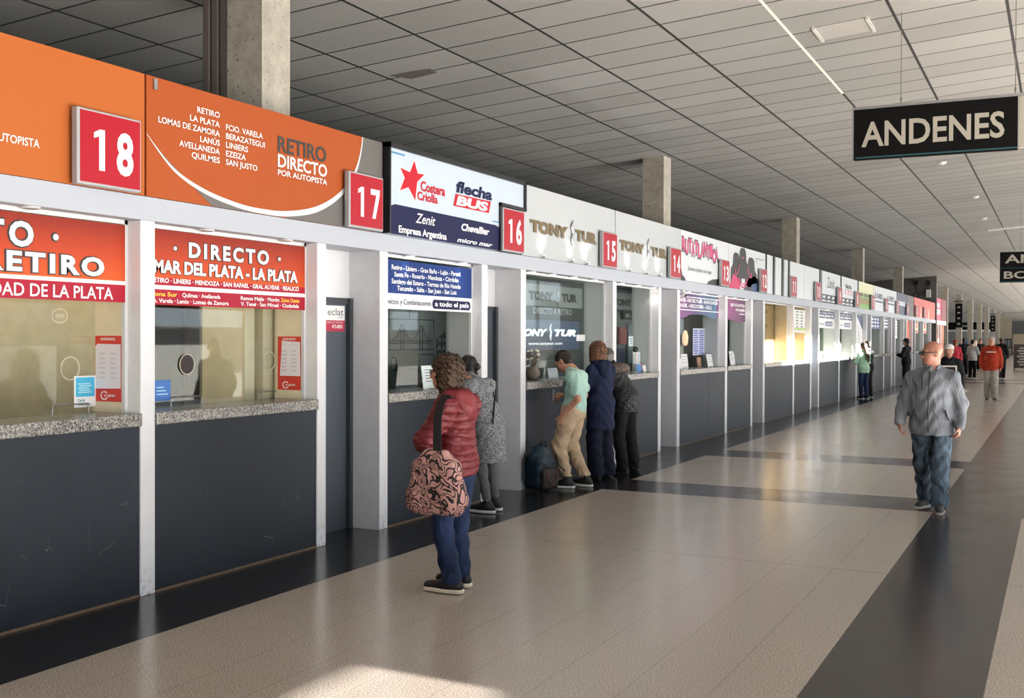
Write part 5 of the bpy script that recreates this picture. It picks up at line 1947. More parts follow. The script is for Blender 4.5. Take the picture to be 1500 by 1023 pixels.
def person(label, pos, face, H=1.72, J=None, h=.011, hd=None, sk=None, top=None, bot=None, shoe=None, hair=None, bulk=1.0, belly=0.0, head=(0, 0, 0), group=None, detail=True,
           jaw=1.0, handk=None, headscale=1.0, extra=None, neck=.052):
    """root empty at the feet; body, clothes, shoes and hair as its parts"""
    J = J or joints(H)
    s_ = H / 1.72
    a = math.atan2(face[1], face[0]) - math.pi / 2
    root = empty('person', (pos[0], pos[1], 0), a, label, 'person', group)
    R = rotz(head[0]) @ rotx(head[1]) @ roty(head[2])
    sk = sk or skin('skin_light', 'c98f72')
    hs = s_ * headscale
    F = V3(0, 1, 0)
    tor = J['che'] - J['pel']
    fw = F - tor * (F @ tor) / (tor @ tor)
    fw = fw / np.linalg.norm(fw)
    lat = V3(1, 0, 0)
    # --- the body, one continuous surface
    S = SDF(h if detail else .014)
    for sd in ('R', 'L'):
        S.cap(J['hp' + sd], J['kn' + sd], .075 * s_ * bulk, .05 * s_, .04)
        S.cap(J['kn' + sd], J['an' + sd], .05 * s_, .036 * s_, .03)
        t_ = J['to' + sd] / np.linalg.norm(J['to' + sd])
        S.cap(J['an' + sd] - V3(0, 0, .03), J['an' + sd] + t_ * .13 - V3(0, 0, .05), .034, .026, .03)
        S.cap(J['sh' + sd], J['el' + sd], .046 * s_ * bulk, .038 * s_, .04)
        S.cap(J['el' + sd], J['wr' + sd], .040 * s_, .025 * s_, .02)
    S.cap(J['pel'] - lat * .05 * s_, J['pel'] + lat * .05 * s_, .10 * s_ * bulk, None, .05, fw, .85)
    S.cap(J['pel'], J['wst'], .125 * s_ * bulk, .115 * s_ * bulk, .05, fw, .75)
    S.cap(J['wst'], J['che'], .115 * s_ * bulk, .145 * s_ * bulk, .05, fw, .68)
    for sd in ('R', 'L'):
        S.cap(J['nk'] - V3(0, 0, .035) * s_, J['sh' + sd], .045 * s_, .045 * s_, .04)
    S.cap(J['che'], J['nk'], .10 * s_, .05 * s_, .06)
    P = head_prims(S, J, R, hs, detail, neck, jaw)
    for sd, q in (('R', 1), ('L', -1)):
        d = J['hd' + sd]
        hk = (handk or {}).get(sd, {})
        hand(S, J['wr' + sd], d, hk.get('n', V3(-q, 0, 0)), hk.get('t', V3(0, 1, .2)), s_ * (1.0 if detail else 1.08), hk.get('c', .4))
    if hd:
        hd(S, J, P)
    sdf_obj('body', S, sk, root)
    if detail:
        for q in (-1, 1):
            eb = MB().ball(tuple(P(q * .032, .0835, -.001)), .0115 * hs, 8)
            eb.build('eye', LEYE, root, True)
            MB().ball(tuple(P(q * .032, .0915, -.001)), .0055 * hs, 6).build('iris', DEYE, root, True)
    # --- trousers or leggings
    b = dict(m=None, r=(.092, .075, .07), hem=.06, seat=.125, top=None, k=.05)
    b.update(bot or {})
    T = SDF(h if detail else .014)
    r = [v * s_ for v in b['r']]
    for sd in ('R', 'L'):
        T.cap(J['hp' + sd], J['kn' + sd], r[0] * bulk ** .5, r[1], b['k'])
        kn, an = J['kn' + sd], J['an' + sd]
        T.cap(kn, an + (an - kn) / np.linalg.norm(an - kn) * max(0, .02 - b['hem'] + .03), r[1], r[2], .03)
    T.cap(J['pel'] - lat * .045 * s_, J['pel'] + lat * .045 * s_, b['seat'] * s_ * bulk, None, .05, fw, .85)
    T.cap(J['pel'], J['wst'], b['seat'] * s_ * bulk, .12 * s_ * bulk, .05, fw, .78)
    zc = b['hem']
    T.cut((0, 0, zc), (0, 0, -1))
    T.cut(J['wst'] + V3(0, 0, -.01), (0, 0, 1))
    am = b.get('fold', .006)
    T.disp(lambda X, Y, Z: am * np.sin(Z * 42 + X * 20 + 2 * np.sin(Y * 25)) * np.sin(X * 31 + Y * 27 + 1) * np.clip((1.0 - Z) * 2, 0, 1))
    sdf_obj(b.get('name', 'trousers'), T, b['m'], root)
    # --- upper garment
    t = dict(m=None, hem=.80, t=.018, sleeve='long', flare=0.0, name='jacket', hood=False, sl=1.0, neck=True, cuff=.03)
    t.update(top or {})
    U = SDF(h if detail else .014)
    tk = t['t']
    wv = J['wst'] - J['pel']
    U.cap(J['pel'], J['wst'], .13 * s_ * bulk + tk + t['flare'] * .5, .12 * s_ * bulk + tk, .06, fw, .8)
    U.cap(J['pel'] - lat * .045 * s_, J['pel'] + lat * .045 * s_, .105 * s_ * bulk + tk + t['flare'] * .4, None, .06, fw, .9)
    if t['hem'] < J['pel'][2] - .12:
        dn = V3(J['pel'][0], J['pel'][1] + t.get('dy', 0), t['hem'] - .06)
        U.cap(J['pel'], dn, .145 * s_ * bulk + tk + t['flare'] * .5, .15 * s_ * bulk + tk + t['flare'], .06, fw, .85)
    U.cap(J['wst'], J['che'], .12 * s_ * bulk + tk, .148 * s_ * bulk + tk * .8, .05, fw, .7)
    if belly:
        U.ell(J['wst'] + fw * belly * .55 + V3(0, 0, .02), (.15 * s_ * bulk, .06 + belly, .17 * s_), .09)
    for sd in ('R', 'L'):
        U.cap(J['nk'] - V3(0, 0, .045) * s_, J['sh' + sd], .052 * s_ + tk * .3, .046 * s_ + tk * .7, .045)
    U.cap(J['che'] + V3(0, 0, .03), J['nk'] - V3(0, 0, .03), .105 * s_ + tk * .5, .058 * s_ + tk * .3, .05, fw, .85)
    for sd in ('R', 'L'):
        sh, el, wr = J['sh' + sd], J['el' + sd], J['wr' + sd]
        if t['sleeve'] == 'none':
            continue
        if t['sleeve'] == 'short':
            U.cap(sh, sh + (el - sh) * .62, .056 * s_ + tk, .056 * s_ + tk * 1.2, .05)
            n_ = (el - sh) / np.linalg.norm(el - sh)
        else:
            U.cap(sh, el, (.050 * s_ * bulk + tk * .8) * t['sl'], (.044 * s_ + tk * .8) * t['sl'], .04)
            d = (wr - el) / np.linalg.norm(wr - el)
            U.cap(el, wr - d * t['cuff'] * .3, (.046 * s_ + tk) * t['sl'], (.034 * s_ + tk * .8) * t['sl'], .03)
    if t['hood']:
        U.cap(J['nk'] + V3(-.05, .0, .0) * s_, J['nk'] + V3(.05, .0, .0) * s_, .045 * s_, None, .03)
        N = SDF(.009 if detail else .014)
        n0 = J['nk']
        N.ell(n0 + V3(0, -.075, -.035) * s_, (.125 * s_, .075 * s_, .075 * s_), .03)
        N.ell(n0 + V3(0, -.125, -.115) * s_, (.095 * s_, .052 * s_, .085 * s_), .05)
        N.cap(n0 + V3(-.10, -.02, -.01) * s_, n0 + V3(-.055, .075, -.03) * s_, .04 * s_, .03 * s_, .04)
        N.cap(n0 + V3(.10, -.02, -.01) * s_, n0 + V3(.055, .075, -.03) * s_, .04 * s_, .03 * s_, .04)
        N.ell(n0 + V3(0, .035, .075) * s_, (.085 * s_, .10 * s_, .085 * s_), .015, None, '-')
        N.disp(lambda X, Y, Z: .005 * np.sin(X * 38 + Z * 22) * np.sin(Z * 41 - X * 14 + Y * 20))
        sdf_obj('hood', N, t.get('hm') or t['m'], root)
    elif t['neck']:
        U.cap(J['nk'] - V3(0, 0, .02), J['nk'] + V3(0, .012, .045) * s_, .066 * s_, .062 * s_, .03)
        U.cap(J['nk'] + V3(0, .01, .0), J['nk'] + V3(0, .03, .12), .054 * s_, .056 * s_, .008, op='-')
    if t.get('more'):
        t['more'](U, J, s_)
    if t.get('hemcut', True):
        hp = t.get('hemp', (0, 0, t['hem']))
        U.cut(hp, t.get('hemn', (0, 0, -1)))
    q_ = t.get('quilt', 0)
    fo = t.get('fold', .006)

    def fx(X, Y, Z):
        o = fo * np.sin(Z * 34 + 3 * np.sin(X * 14) + Y * 18) * np.sin(X * 23 - Y * 21 + Z * 5)
        if q_:
            o = o - q_ * (np.abs(np.sin((Z + .016 * np.sin(X * 19 + Y * 23) + .008 * np.sin(X * 47 - Y * 39 + Z * 11)) * math.pi / .055)) ** .6 - .5)
        return o
    U.disp(fx)
    sdf_obj(t['name'], U, t['m'], root)
    # --- shoes
    sh_ = dict(m=mat('shoe_black', '141416', .6), sole=mat('sole_white', 'd8d4cc', .6), L=.26, sz=1.0, high=False)
    sh_.update(shoe or {})
    for sd in ('R', 'L'):
        an = J['an' + sd]
        t_ = V3(J['to' + sd][0], J['to' + sd][1], 0)
        t_ = t_ / np.linalg.norm(t_)
        tilt = sh_.get('tilt' + sd, 0.0)
        g = an[2] - .085 * s_
        he = an - t_ * .045
        tip = an + t_ * (sh_['L'] - .085)
        K = SDF(.006 if detail else .010)
        zb = max(0.0, g)
        K.cap(V3(he[0], he[1], zb + .05), V3(*(an + t_ * .05)[:2], zb + .055), .038, .040, .03)
        K.cap(V3(*(an + t_ * .03)[:2], zb + .055), V3(tip[0], tip[1], zb + .038 + tilt), .042, .034, .04, V3(0, 0, 1), .9)
        K.cap(an + V3(0, -.005, .0), an + V3(0, 0, .03), .045, .043, .03)
        K.cap(an + V3(0, 0, .03), an + V3(0, 0, .12), .034, .034, .006, op='-')
        K.cut((0, 0, zb + .018), (0, 0, -1))
        so = sdf_obj('shoe', K, sh_['m'], root)
        Q = SDF(.006 if detail else .010)
        Q.cap(V3(he[0], he[1], zb + .02), V3(*(an + t_ * .06)[:2], zb + .02), .043, .041, .02)
        Q.cap(V3(*(an + t_ * .04)[:2], zb + .02), V3(tip[0], tip[1], zb + .02), .045, .037, .03)
        Q.cut((0, 0, zb + .001), (0, 0, -1))
        Q.cut((0, 0, zb + .030), (0, 0, 1))
        sdf_obj('sole', Q, sh_['sole'], so)
    if extra:
        extra(root, J, P, R, hs)
    if hair:
        hair(root, J, P, R, hs)
    return root


# ---- hair styles
def hair_short(m, top=.012, back=-.02):
    def f(root, J, P, R, s_):
        S = SDF(.007)
        S.ell(P(0, -.016, .034), np.array((.084, .101, .092)) * s_, .02, R)
        S.ell(P(0, -.05, -.02), np.array((.072, .062, .075)) * s_, .02, R)
        S.ell(P(0, .075, -.045), np.array((.10, .085, .095)) * s_, .012, R, '-')
        S.ell(P(.085, .02, -.055), np.array((.035, .045, .05)) * s_, .012, R, '-')
        S.ell(P(-.085, .02, -.055), np.array((.035, .045, .05)) * s_, .012, R, '-')
        S.disp(lambda X, Y, Z: .003 * np.sin(X * 120 + Z * 40) * np.sin(Y * 95 + Z * 70))
        sdf_obj('hair', S, m, root)
    return f


def hair_bob(m, vol=1.0, length=.12, curl=.004, fringe=True):
    def f(root, J, P, R, s_):
        S = SDF(.007)
        S.ell(P(0, -.02, .03), np.array((.092 * vol, .108 * vol, .097 * vol)) * s_, .03, R)
        S.ell(P(0, -.045, -.06), np.array((.098 * vol, .075 * vol, length)) * s_, .04, R)
        S.ell(P(.062 * vol, -.012, -.06), np.array((.036 * vol, .06, length * .92)) * s_, .03, R)
        S.ell(P(-.062 * vol, -.012, -.06), np.array((.036 * vol, .06, length * .92)) * s_, .03, R)
        S.ell(P(0, .10, -.055), np.array((.072, .085, .10)) * s_, .012, R, '-')
        S.disp(lambda X, Y, Z: curl * (np.sin(X * 130 + Z * 60 + 2 * np.sin(Y * 70)) * np.sin(Y * 110 - Z * 75) + .8 * np.sin(Z * 140 + X * 50) * np.sin(X * 75 + Y * 60)))
        sdf_obj('hair', S, m, root)
    return f


def cap_hat(m, peak=True, m2=None):
    def f(root, J, P, R, s_):
        S = SDF(.007)
        S.ell(P(0, -.012, .05), np.array((.088, .106, .080)) * s_, .01, R)
        S.cut(P(0, 0, .03), R @ V3(0, .12, -1))
        if peak:
            S.ell(P(0, .115, .038), np.array((.070, .065, .010)) * s_, .012, R)
        sdf_obj('cap', S, m, root)
    return f


def both(*fs):
    def f(root, J, P, R, s_):
        for g in fs:
            g(root, J, P, R, s_)
    return f


def glasses(frame, dark=False, wide=1.0):
    def f(root, J, P, R, s_):
        mb = MB()
        for q in (-1, 1):
            mb.tube([tuple(P(q * .033 + .024 * math.cos(a), .106, .0 + .018 * math.sin(a))) for a in [2 * math.pi * k / 16 for k in range(16)]], .0022 * s_ * wide, 5, 0, True)
            mb.tube([tuple(P(q * .057, .104, .004)), tuple(P(q * .078, .06, .004)), tuple(P(q * .084, -.01, .0))], .0022 * s_ * wide, 5)
        mb.tube([tuple(P(-.01, .108, .003)), tuple(P(.01, .108, .003))], .002 * s_, 5)
        g = mb.build('glasses', frame, root, True)
        l_ = MB()
        for q in (-1, 1):
            l_.poly([tuple(P(q * .033 + .022 * math.cos(a), .1055, .0 + .0165 * math.sin(a))) for a in [2 * math.pi * k / 16 for k in range(16)]])
        l_.build('lens', GLASS if not dark else mat('dark_lens', '1c1c20', .1), g)
    return f

DENIM = denim('jeans_dark', '131c30', '212f4c')
DENIM_W = denim('jeans_worn', '10151c', '4d5d6c')
SKIN_L, SKIN_P, SKIN_T = skin('skin_light', 'c98f72'), skin('skin_pink', 'ab7762', '8f5d4b'), skin('skin_tan', 'a8704f')
BLK_SHOE = mat('shoe_black', '141416', .6)
SOLE_W, SOLE_D = mat('sole_white', 'd8d4cc', .6), mat('sole_dark', '1e1d1c', .7)

# ---- woman in the red quilted jacket
J = joints(1.60, hd=(0.0, .085, 1.485), nk=(0, .025, 1.345), che=(0, -.005, 1.19), wst=(0, -.01, 1.0), pel=(0, -.01, .87),
           shL=(-.165, -.01, 1.26), shR=(.165, -.01, 1.26), elL=(-.235, .105, 1.03), wrL=(-.03, .24, 1.005), hdL=(1, .12, .02),
           elR=(.235, .10, 1.04), wrR=(.0, .235, .955), hdR=(-1, -.52, .03), knL=(-.10, .05, .45), knR=(.09, .04, .45), anL=(-.10, -.03, .083), anR=(.10, .02, .083),
           hpL=(-.085, -.005, .84), hpR=(.085, -.005, .84), toL=(-.05, 1, 0), toR=(.1, 1, 0))


def red_extra(root, J, P, R, s_):
    lace = MB()
    for q in ('L', 'R'):
        an, t_ = J['an' + q], J['to' + q] / np.linalg.norm(J['to' + q])
        for k in range(3):
            c = an + t_ * (.04 + .022 * k)
            lace.tube([tuple(c + V3(-.025, 0, -.005 - .008 * k)), tuple(c + V3(0, 0, .012 - .009 * k)), tuple(c + V3(.025, 0, -.005 - .008 * k))], .004, 5)
    lace.build('lace', BLK_SHOE, root, True)


wr_ = person('person in a red quilted hooded jacket with arms folded, carrying a patterned bag', (1.75, 6.49), (-1, .03), 1.60, J, .009,
             sk=SKIN_L, top=dict(m=quilt_mat('red_quilted_nylon', '641f24'), hem=.785, t=.024, hood=True, hm=cloth('red_hood_nylon', '7a2d31', '621f24', 7, .55, .5), quilt=.010, flare=.008, fold=.004, sl=1.08),
             bot=dict(m=DENIM, r=(.095, .076, .072), hem=.075, seat=.128), shoe=dict(L=.265, sole=mat('sole_cream', 'd9cdb8', .6)),
             hair=both(hair_bob(hairm('hair_brown_curly', '44301f', '1c110a', 22), 1.13, .125, .009), glasses(mat('glasses_dark', '1a1614', .2), False, 1.6)),
             head=(.30, 0, 0), handk={'L': dict(n=V3(0, -1, 0), t=V3(0, 0, 1)), 'R': dict(n=V3(1, -.3, 0), t=V3(0, 0, 1))}, extra=red_extra)


def bag_mat():
    t = NT('printed_cotton')
    co = t.coord()
    f = t.noise(6.0, 0.0, .4, co, 1.3)
    s_ = t.math('ABSOLUTE', t.math('SINE', t.math('MULTIPLY', f, 30.0)))
    g = t.noise(17.0, 0.0, .4, co, 1.5)
    k = t.math('MAXIMUM', t.math('LESS_THAN', s_, .56), t.math('GREATER_THAN', g, .66))
    t.l(t.mix(k, lin('b0847c'), lin('1d1517')), t.b.inputs['Base Color'])
    t.b.inputs['Roughness'].default_value = .9
    t.bump(t.noise(7.0, 3.0, .5, co, 1.0), .5, .04)
    return t.m


BAGM = bag_mat()
bag = empty('tote_bag', (1.79, 6.165, .565), math.radians(90), 'pink and black patterned cloth tote bag hanging from the red jacketed shoulder', 'bag')
S = SDF(.008)
S.cap((0, -.13, .10), (0, .13, .09), .082, .078, .06, (1, 0, 0), .8)
S.cap((0, -.10, .12), (0, -.05, .35), .085, .055, .09, (1, 0, 0), .8)
S.cap((0, .11, .12), (0, .055, .36), .085, .055, .09, (1, 0, 0), .8)
S.box((0, .0, .20), (.035, .12, .12), .03, .09)
S.cap((-.01, -.04, .37), (-.02, .06, .385), .045, .038, .04)
S.disp(lambda X, Y, Z: .005 * np.sin(Y * 44 + Z * 18 + 2 * np.sin(X * 20)) * np.sin(Z * 31 - Y * 13))
sdf_obj('bag_body', S, BAGM, bag)
st_ = MB()
# strap: from the bag's mouth up over the shoulder and down behind
P0 = [(-.035, -.02, .34), (-.045, -.025, .50), (-.03, -.02, .64), (.015, -.02, .735), (.075, -.02, .775), (.125, -.025, .75)]
wv = .030
vs, fs = [], []
for (x, y, z) in P0:
    vs += [(x, y - wv, z), (x, y + wv, z), (x + .006, y + wv, z + .003), (x + .006, y - wv, z + .003)]
for i in range(len(P0) - 1):
    for q in range(4):
        fs.append((i * 4 + q, i * 4 + (q + 1) % 4, i * 4 + 4 + (q + 1) % 4, i * 4 + 4 + q))
st_.add(vs, fs)
st_.build('strap', mat('strap_black', '0f0f11', .8), bag)

# ---- woman in the grey tweed cardigan leaning on counter sixteen
J = joints(1.60, pel=(0, -.02, .86), wst=(0, .01, 1.0), che=(0, .08, 1.17), nk=(0, .17, 1.31), hd=(0, .25, 1.43), shL=(-.16, .10, 1.24), shR=(.16, .10, 1.24),
           elL=(-.23, .20, 1.03), elR=(.23, .20, 1.03), wrL=(-.12, .30, 1.27), wrR=(.12, .30, 1.27), hdL=(.3, .6, .1), hdR=(-.3, .6, .1),
           hpL=(-.085, -.03, .84), hpR=(.085, -.03, .84), knL=(-.08, .01, .45), knR=(.09, .01, .45), anL=(-.08, -.06, .083), anR=(.11, -.02, .083))


def bun(m):
    def f(root, J, P, R, s_):
        S = SDF(.007)
        S.ell(P(0, -.018, .034), np.array((.085, .104, .093)) * s_, .02, R)
        S.ell(P(0, -.06, -.03), np.array((.06, .05, .06)) * s_, .03, R)
        S.ell(P(.01, -.125, .0), np.array((.04, .038, .04)) * s_, .01, R)
        S.ell(P(0, .08, -.045), np.array((.10, .085, .095)) * s_, .012, R, '-')
        S.disp(lambda X, Y, Z: .003 * np.sin(X * 120 + Z * 40) * np.sin(Y * 95 + Z * 70))
        sdf_obj('hair', S, m, root)
        mb = MB().tube([tuple(J['shR'] + V3(-.06, -.065, .03)), tuple(J['che'] + V3(.02, -.155, -.05)), tuple(J['pel'] + V3(-.14, -.14, .02))], .008, 6)
        mb.build('strap', mat('strap_black', '0f0f11', .8), root, True)
    return f


person('person with a dark hair bun in a long grey tweed cardigan leaning on the counter', (.37, 9.55), (-1, .12), 1.60, J, .011, sk=SKIN_L,
       top=dict(m=tweed('grey_tweed'), hem=.50, t=.024, name='cardigan', flare=.012, fold=.008, dy=-.03, sl=1.1),
       bot=dict(m=cloth('grey_leggings', '5b5c5e', '48494b', 20), r=(.082, .058, .048), hem=.13, name='leggings', seat=.118),
       shoe=dict(L=.25, sole=mat('sole_pale', 'cfc8cc', .6)), hair=bun(hairm('hair_black', '241f1e', '0c0a0a')))

# ---- man in the mint t-shirt, head bowed over his phone
J = joints(1.70, pel=(0, -.02, .90), wst=(0, -.045, 1.05), che=(0, -.055, 1.20), nk=(0, .005, 1.365), hd=(0, .115, 1.455), shL=(-.175, -.075, 1.275), shR=(.175, -.03, 1.275),
           elL=(-.245, -.17, 1.03), wrL=(-.22, .035, .835), hdL=(.06, .25, -.9), elR=(.24, -.05, 1.05), wrR=(.10, .20, 1.05), hdR=(-.85, .25, -.35),
           hpL=(-.09, -.015, .87), hpR=(.09, -.02, .87), knL=(-.095, .125, .475), knR=(.10, .06, .475), anL=(-.10, .01, .085), anR=(.12, -.13, .085), toL=(-.12, 1, 0), toR=(.2, 1, 0))


def mint_extra(root, J, P, R, s_):
    mb = MB()
    mb.rbox(.02, .09, .30, .315, .98, 1.10, .005)
    # dark side piping and cuffs of the track trousers
    zz = MB()
    zz.tube([tuple(J['knL'] + V3(-.075, .01, -.08)), tuple(J['knL'] + V3(-.085, -.03, -.20)), tuple(J['anL'] + V3(-.072, .0, .12))], .007, 5)
    zz.tube([tuple(J['hpL'] + V3(-.10, .055, -.10)), tuple(J['hpL'] + V3(-.10, .085, -.14))], .010, 5)
    zz.build('dark_piping', mat('piping_black', '141416', .8), root, True)
    pr = MB()
    c = J['che'] + V3(-.09, .108, -.01)
    pr.ball(tuple(c), (.05, .014, .05), 6)
    pr.build('chest_print', mat('print_grey', '4a5656', .8), root, True)


person('person in a mint t-shirt and beige track trousers looking down at a phone', (.40, 11.58), (-1, .0), 1.70, J, .009, sk=skin('skin_mint', 'b88a70', '996a54'),
       top=dict(m=cloth('mint_cotton', 'a9c9be', '8fb1a5', 4, fold=.6), hem=.865, t=.016, sleeve='short', neck=False, name='tshirt', flare=.012, fold=.009),
       bot=dict(m=cloth('beige_fleece', 'bba58a', 'a08a70', 4, fold=.6), r=(.108, .086, .060), hem=.135, seat=.135, fold=.010),
       shoe=dict(L=.285), hair=hair_short(hairm('hair_dark', '2a211c', '100c0a')), head=(-.05, -.62, .0), handk={'L': dict(n=V3(.9, .2, .1), t=V3(-.2, .9, 0), c=.5), 'R': dict(n=V3(.2, -.9, 0), t=V3(0, 0, 1), c=.9)}, extra=mint_extra, belly=.02)
ph = empty('mobile_phone', (.125, 11.65, 1.02), math.radians(90), 'dark phone held at the belly by the person in the mint t-shirt', 'phone')
MB().rbox(-.036, .036, -.004, .004, -.03, .10, .003).build('phone_body', BLACK, ph)

# ---- woman in the navy hooded coat
J = joints(1.68, shL=(-.15, .0, 1.325), shR=(.15, .0, 1.325), elL=(-.205, .08, 1.10), elR=(.205, .10, 1.10), wrL=(-.12, .26, 1.27), wrR=(.10, .28, 1.27), hdL=(.6, .5, .1), hdR=(-.6, .5, 0), nk=(0, .02, 1.42),
           hd=(0, .075, 1.555))
person('person with a brown bob in a long navy hooded coat and wide navy trousers', (.37, 12.52), (-.88, .47), 1.68, J, .011, sk=SKIN_L,
       top=dict(m=cloth('navy_wool', '161f3a', '0e152b', 30, fold=.4), hem=.60, t=.022, hood=True, name='coat', flare=.02, fold=.008, sl=1.05),
       bot=dict(m=cloth('navy_trousers', '0c1026', '070a1a', 8), r=(.098, .092, .102), hem=.035, seat=.13),
       shoe=dict(L=.24, m=mat('shoe_brown', '6e3f2a', .5), sole=SOLE_D), hair=hair_bob(hairm('hair_chestnut', '6b4830', '33201a', 34), 1.10, .15, .006))

# ---- man with the grey flat cap and black quilted waistcoat
J = joints(1.70, pel=(0, -.02, .93), wst=(0, .035, 1.07), che=(0, .13, 1.22), nk=(0, .22, 1.36), hd=(0, .315, 1.475), shL=(-.17, .15, 1.285), shR=(.17, .15, 1.285), elL=(-.24, .18, 1.05), elR=(.24, .19, 1.05),
           wrL=(-.16, .36, 1.27), wrR=(.16, .36, 1.27), hdL=(.3, .7, .1), hdR=(-.4, .7, .1), knL=(-.095, .03, .49), knR=(.10, .0, .49), anL=(-.09, -.04, .085), anR=(.10, -.08, .085))


def vest_more(U, J, s_):
    pass


def vest_extra(root, J, P, R, s_):
    S = SDF(.010)
    for q in ('L', 'R'):
        S.cap(J['sh' + q], J['el' + q], .066, .058, .03)
        S.cap(J['el' + q], J['wr' + q], .058, .044, .03)
    sdf_obj('sleeve', S, mat('sleeve_pale', 'b9b7b4', .8), root)
    Y = SDF(.010)
    Y.cap(J['shL'] + V3(.02, -.01, .012), J['shR'] + V3(-.02, -.01, .012), .078, None, .03)
    Y.ell(J['che'] + V3(0, -.03, .12), (.175, .12, .07), .05)
    sdf_obj('brown_yoke', Y, cloth('yoke_brown', '5f554c', '4a423b', 12), root)


person('person in a grey flat cap and black quilted waistcoat leaning towards the counter', (.50, 13.03), (-.96, .28), 1.70, J, .011, sk=SKIN_P,
       top=dict(m=plaid_quilt('black_quilted', '141519'), hem=.79, t=.034, name='waistcoat', flare=.03, sleeve='none', fold=.005),
       bot=dict(m=cloth('black_trousers', '101114', '0a0a0c', 8), r=(.10, .082, .075), hem=.055, seat=.13), shoe=dict(L=.27, sole=SOLE_D),
       hair=both(hair_short(hairm('hair_grey_short', '8a8580', '5a5652')), cap_hat(cloth('cap_olive', '55544a', '403f38', 20))), extra=vest_extra)

# ---- backpack on the floor by the mint t-shirt
bp = empty('backpack', (.17, 11.20, 0), math.radians(80), 'dark teal and brown backpack on the floor against the counter', 'backpack')
S = SDF(.009)
S.box((0, 0, .20), (.12, .06, .13), .05, .05)
S.ell((0, 0, .36), (.165, .10, .17), .06)
S.cut((0, 0, .004), (0, 0, -1))
S.disp(lambda X, Y, Z: .006 * np.sin(X * 30 + Z * 24) * np.sin(Z * 31 + Y * 20))
sdf_obj('upper_bag', S, cloth('teal_nylon', '102836', '0a1822', 5, .5), bp)
S = SDF(.009)
S.box((0, -.10, .14), (.11, .03, .08), .04, .04)
S.cut((0, 0, .004), (0, 0, -1))
sdf_obj('front_pocket', S, cloth('brown_nylon', '2a2120', '181314', 8, .6), bp)
mb = MB()
mb.tube([(-.10, -.172, .23), (-.09, -.178, .12), (0, -.178, .07), (.09, -.178, .12), (.10, -.172, .23)], .005, 5)
mb.build('red_trim', mat('trim_red_brown', '7a3a2c', .6), bp, True)
mb = MB()
mb.tube([(-.06, -.08, .50), (-.05, -.06, .56), (.03, -.05, .56), (.05, -.07, .50)], .011, 6)
for q in (-1, 1):
    mb.tube([(q * .14, .08, .45), (q * .19, .10, .34), (q * .19, .10, .16), (q * .14, .08, .06)], .014, 6)
mb.build('strap', mat('strap_dark', '1a1c20', .7), bp, True)

# ---- bald man in the grey jacket walking towards the viewer
J = joints(1.70, che=(0, .01, 1.26), nk=(0, .0, 1.43), hd=(0, .035, 1.585), shL=(-.185, -.005, 1.325), shR=(.185, -.005, 1.325), elL=(-.255, -.035, 1.08), elR=(.265, -.02, 1.09),
           wrL=(-.265, .06, .86), wrR=(.30, .10, .89), hdL=(.05, .15, -1), hdR=(-.12, .18, -1), hpL=(-.095, 0, .88), hpR=(.095, 0, .88),
           knL=(-.095, .10, .48), knR=(.09, -.01, .48), anL=(-.10, .13, .085), anR=(.07, -.11, .095), toL=(-.12, 1, 0), toR=(.22, 1, 0), pel=(0, .0, .92), wst=(0, .02, 1.07))


def walk_extra(root, J, P, R, s_):
    z = MB()
    pts = []
    for (zz, yy) in ((1.40, .098), (1.30, .158), (1.18, .193), (1.05, .212), (.92, .212), (.80, .197)):
        pts.append((.005, yy + .004, zz))
    z.tube(pts, .006, 5)
    z.tube([(.075, .15, 1.36), (.072, .166, 1.28), (.07, .178, 1.22)], .006, 5)
    z.build('zip', mat('zip_black', '141416', .5), root, True)
    pk = MB()
    pk.tube([(-.145, .165, 1.02), (-.175, .14, .92)], .008, 5)
    pk.tube([(.145, .165, 1.02), (.175, .14, .92)], .008, 5)
    pk.build('pocket_zip', mat('zip_black', '141416', .5), root, True)
    c = SDF(.007)
    c.cap(J['nk'] + V3(-.02, .01, -.01), J['nk'] + V3(.02, .025, .04), .074, .070, .02)
    c.cap(J['nk'] + V3(0, .03, .0), J['nk'] + V3(0, .06, .14), .058, .066, .008, op='-')
    sdf_obj('collar', c, cloth('jacket_grey', '757a81', '5f646b', 3, .7, .8), root)


person('bald person with glasses in a grey zipped jacket and worn jeans walking alone', (4.27, 11.74), (-.05, -1), 1.70, J, .009, sk=SKIN_P,
       top=dict(m=cloth('jacket_grey', '757a81', '5f646b', 3, .7, .8), hem=.765, t=.030, flare=.018, fold=.010, sl=1.0),
       bot=dict(m=DENIM_W, r=(.108, .088, .082), hem=.055, seat=.135, fold=.010), shoe=dict(L=.29, m=mat('shoe_dark_grey', '2b2b2c', .7), sole=mat('sole_grey', 'a9a6a0', .6)),
       bulk=1.12, belly=.06, head=(-.95, -.08, 0), hair=glasses(mat('glasses_dark', '1a1614', .2), False, 2.0), jaw=1.06, headscale=1.0, neck=.056,
       handk={'L': dict(n=V3(.9, -.1, 0), t=V3(.1, 1, 0), c=.75), 'R': dict(n=V3(-.9, -.1, 0), t=V3(-.1, 1, 0), c=.55)}, extra=walk_extra)


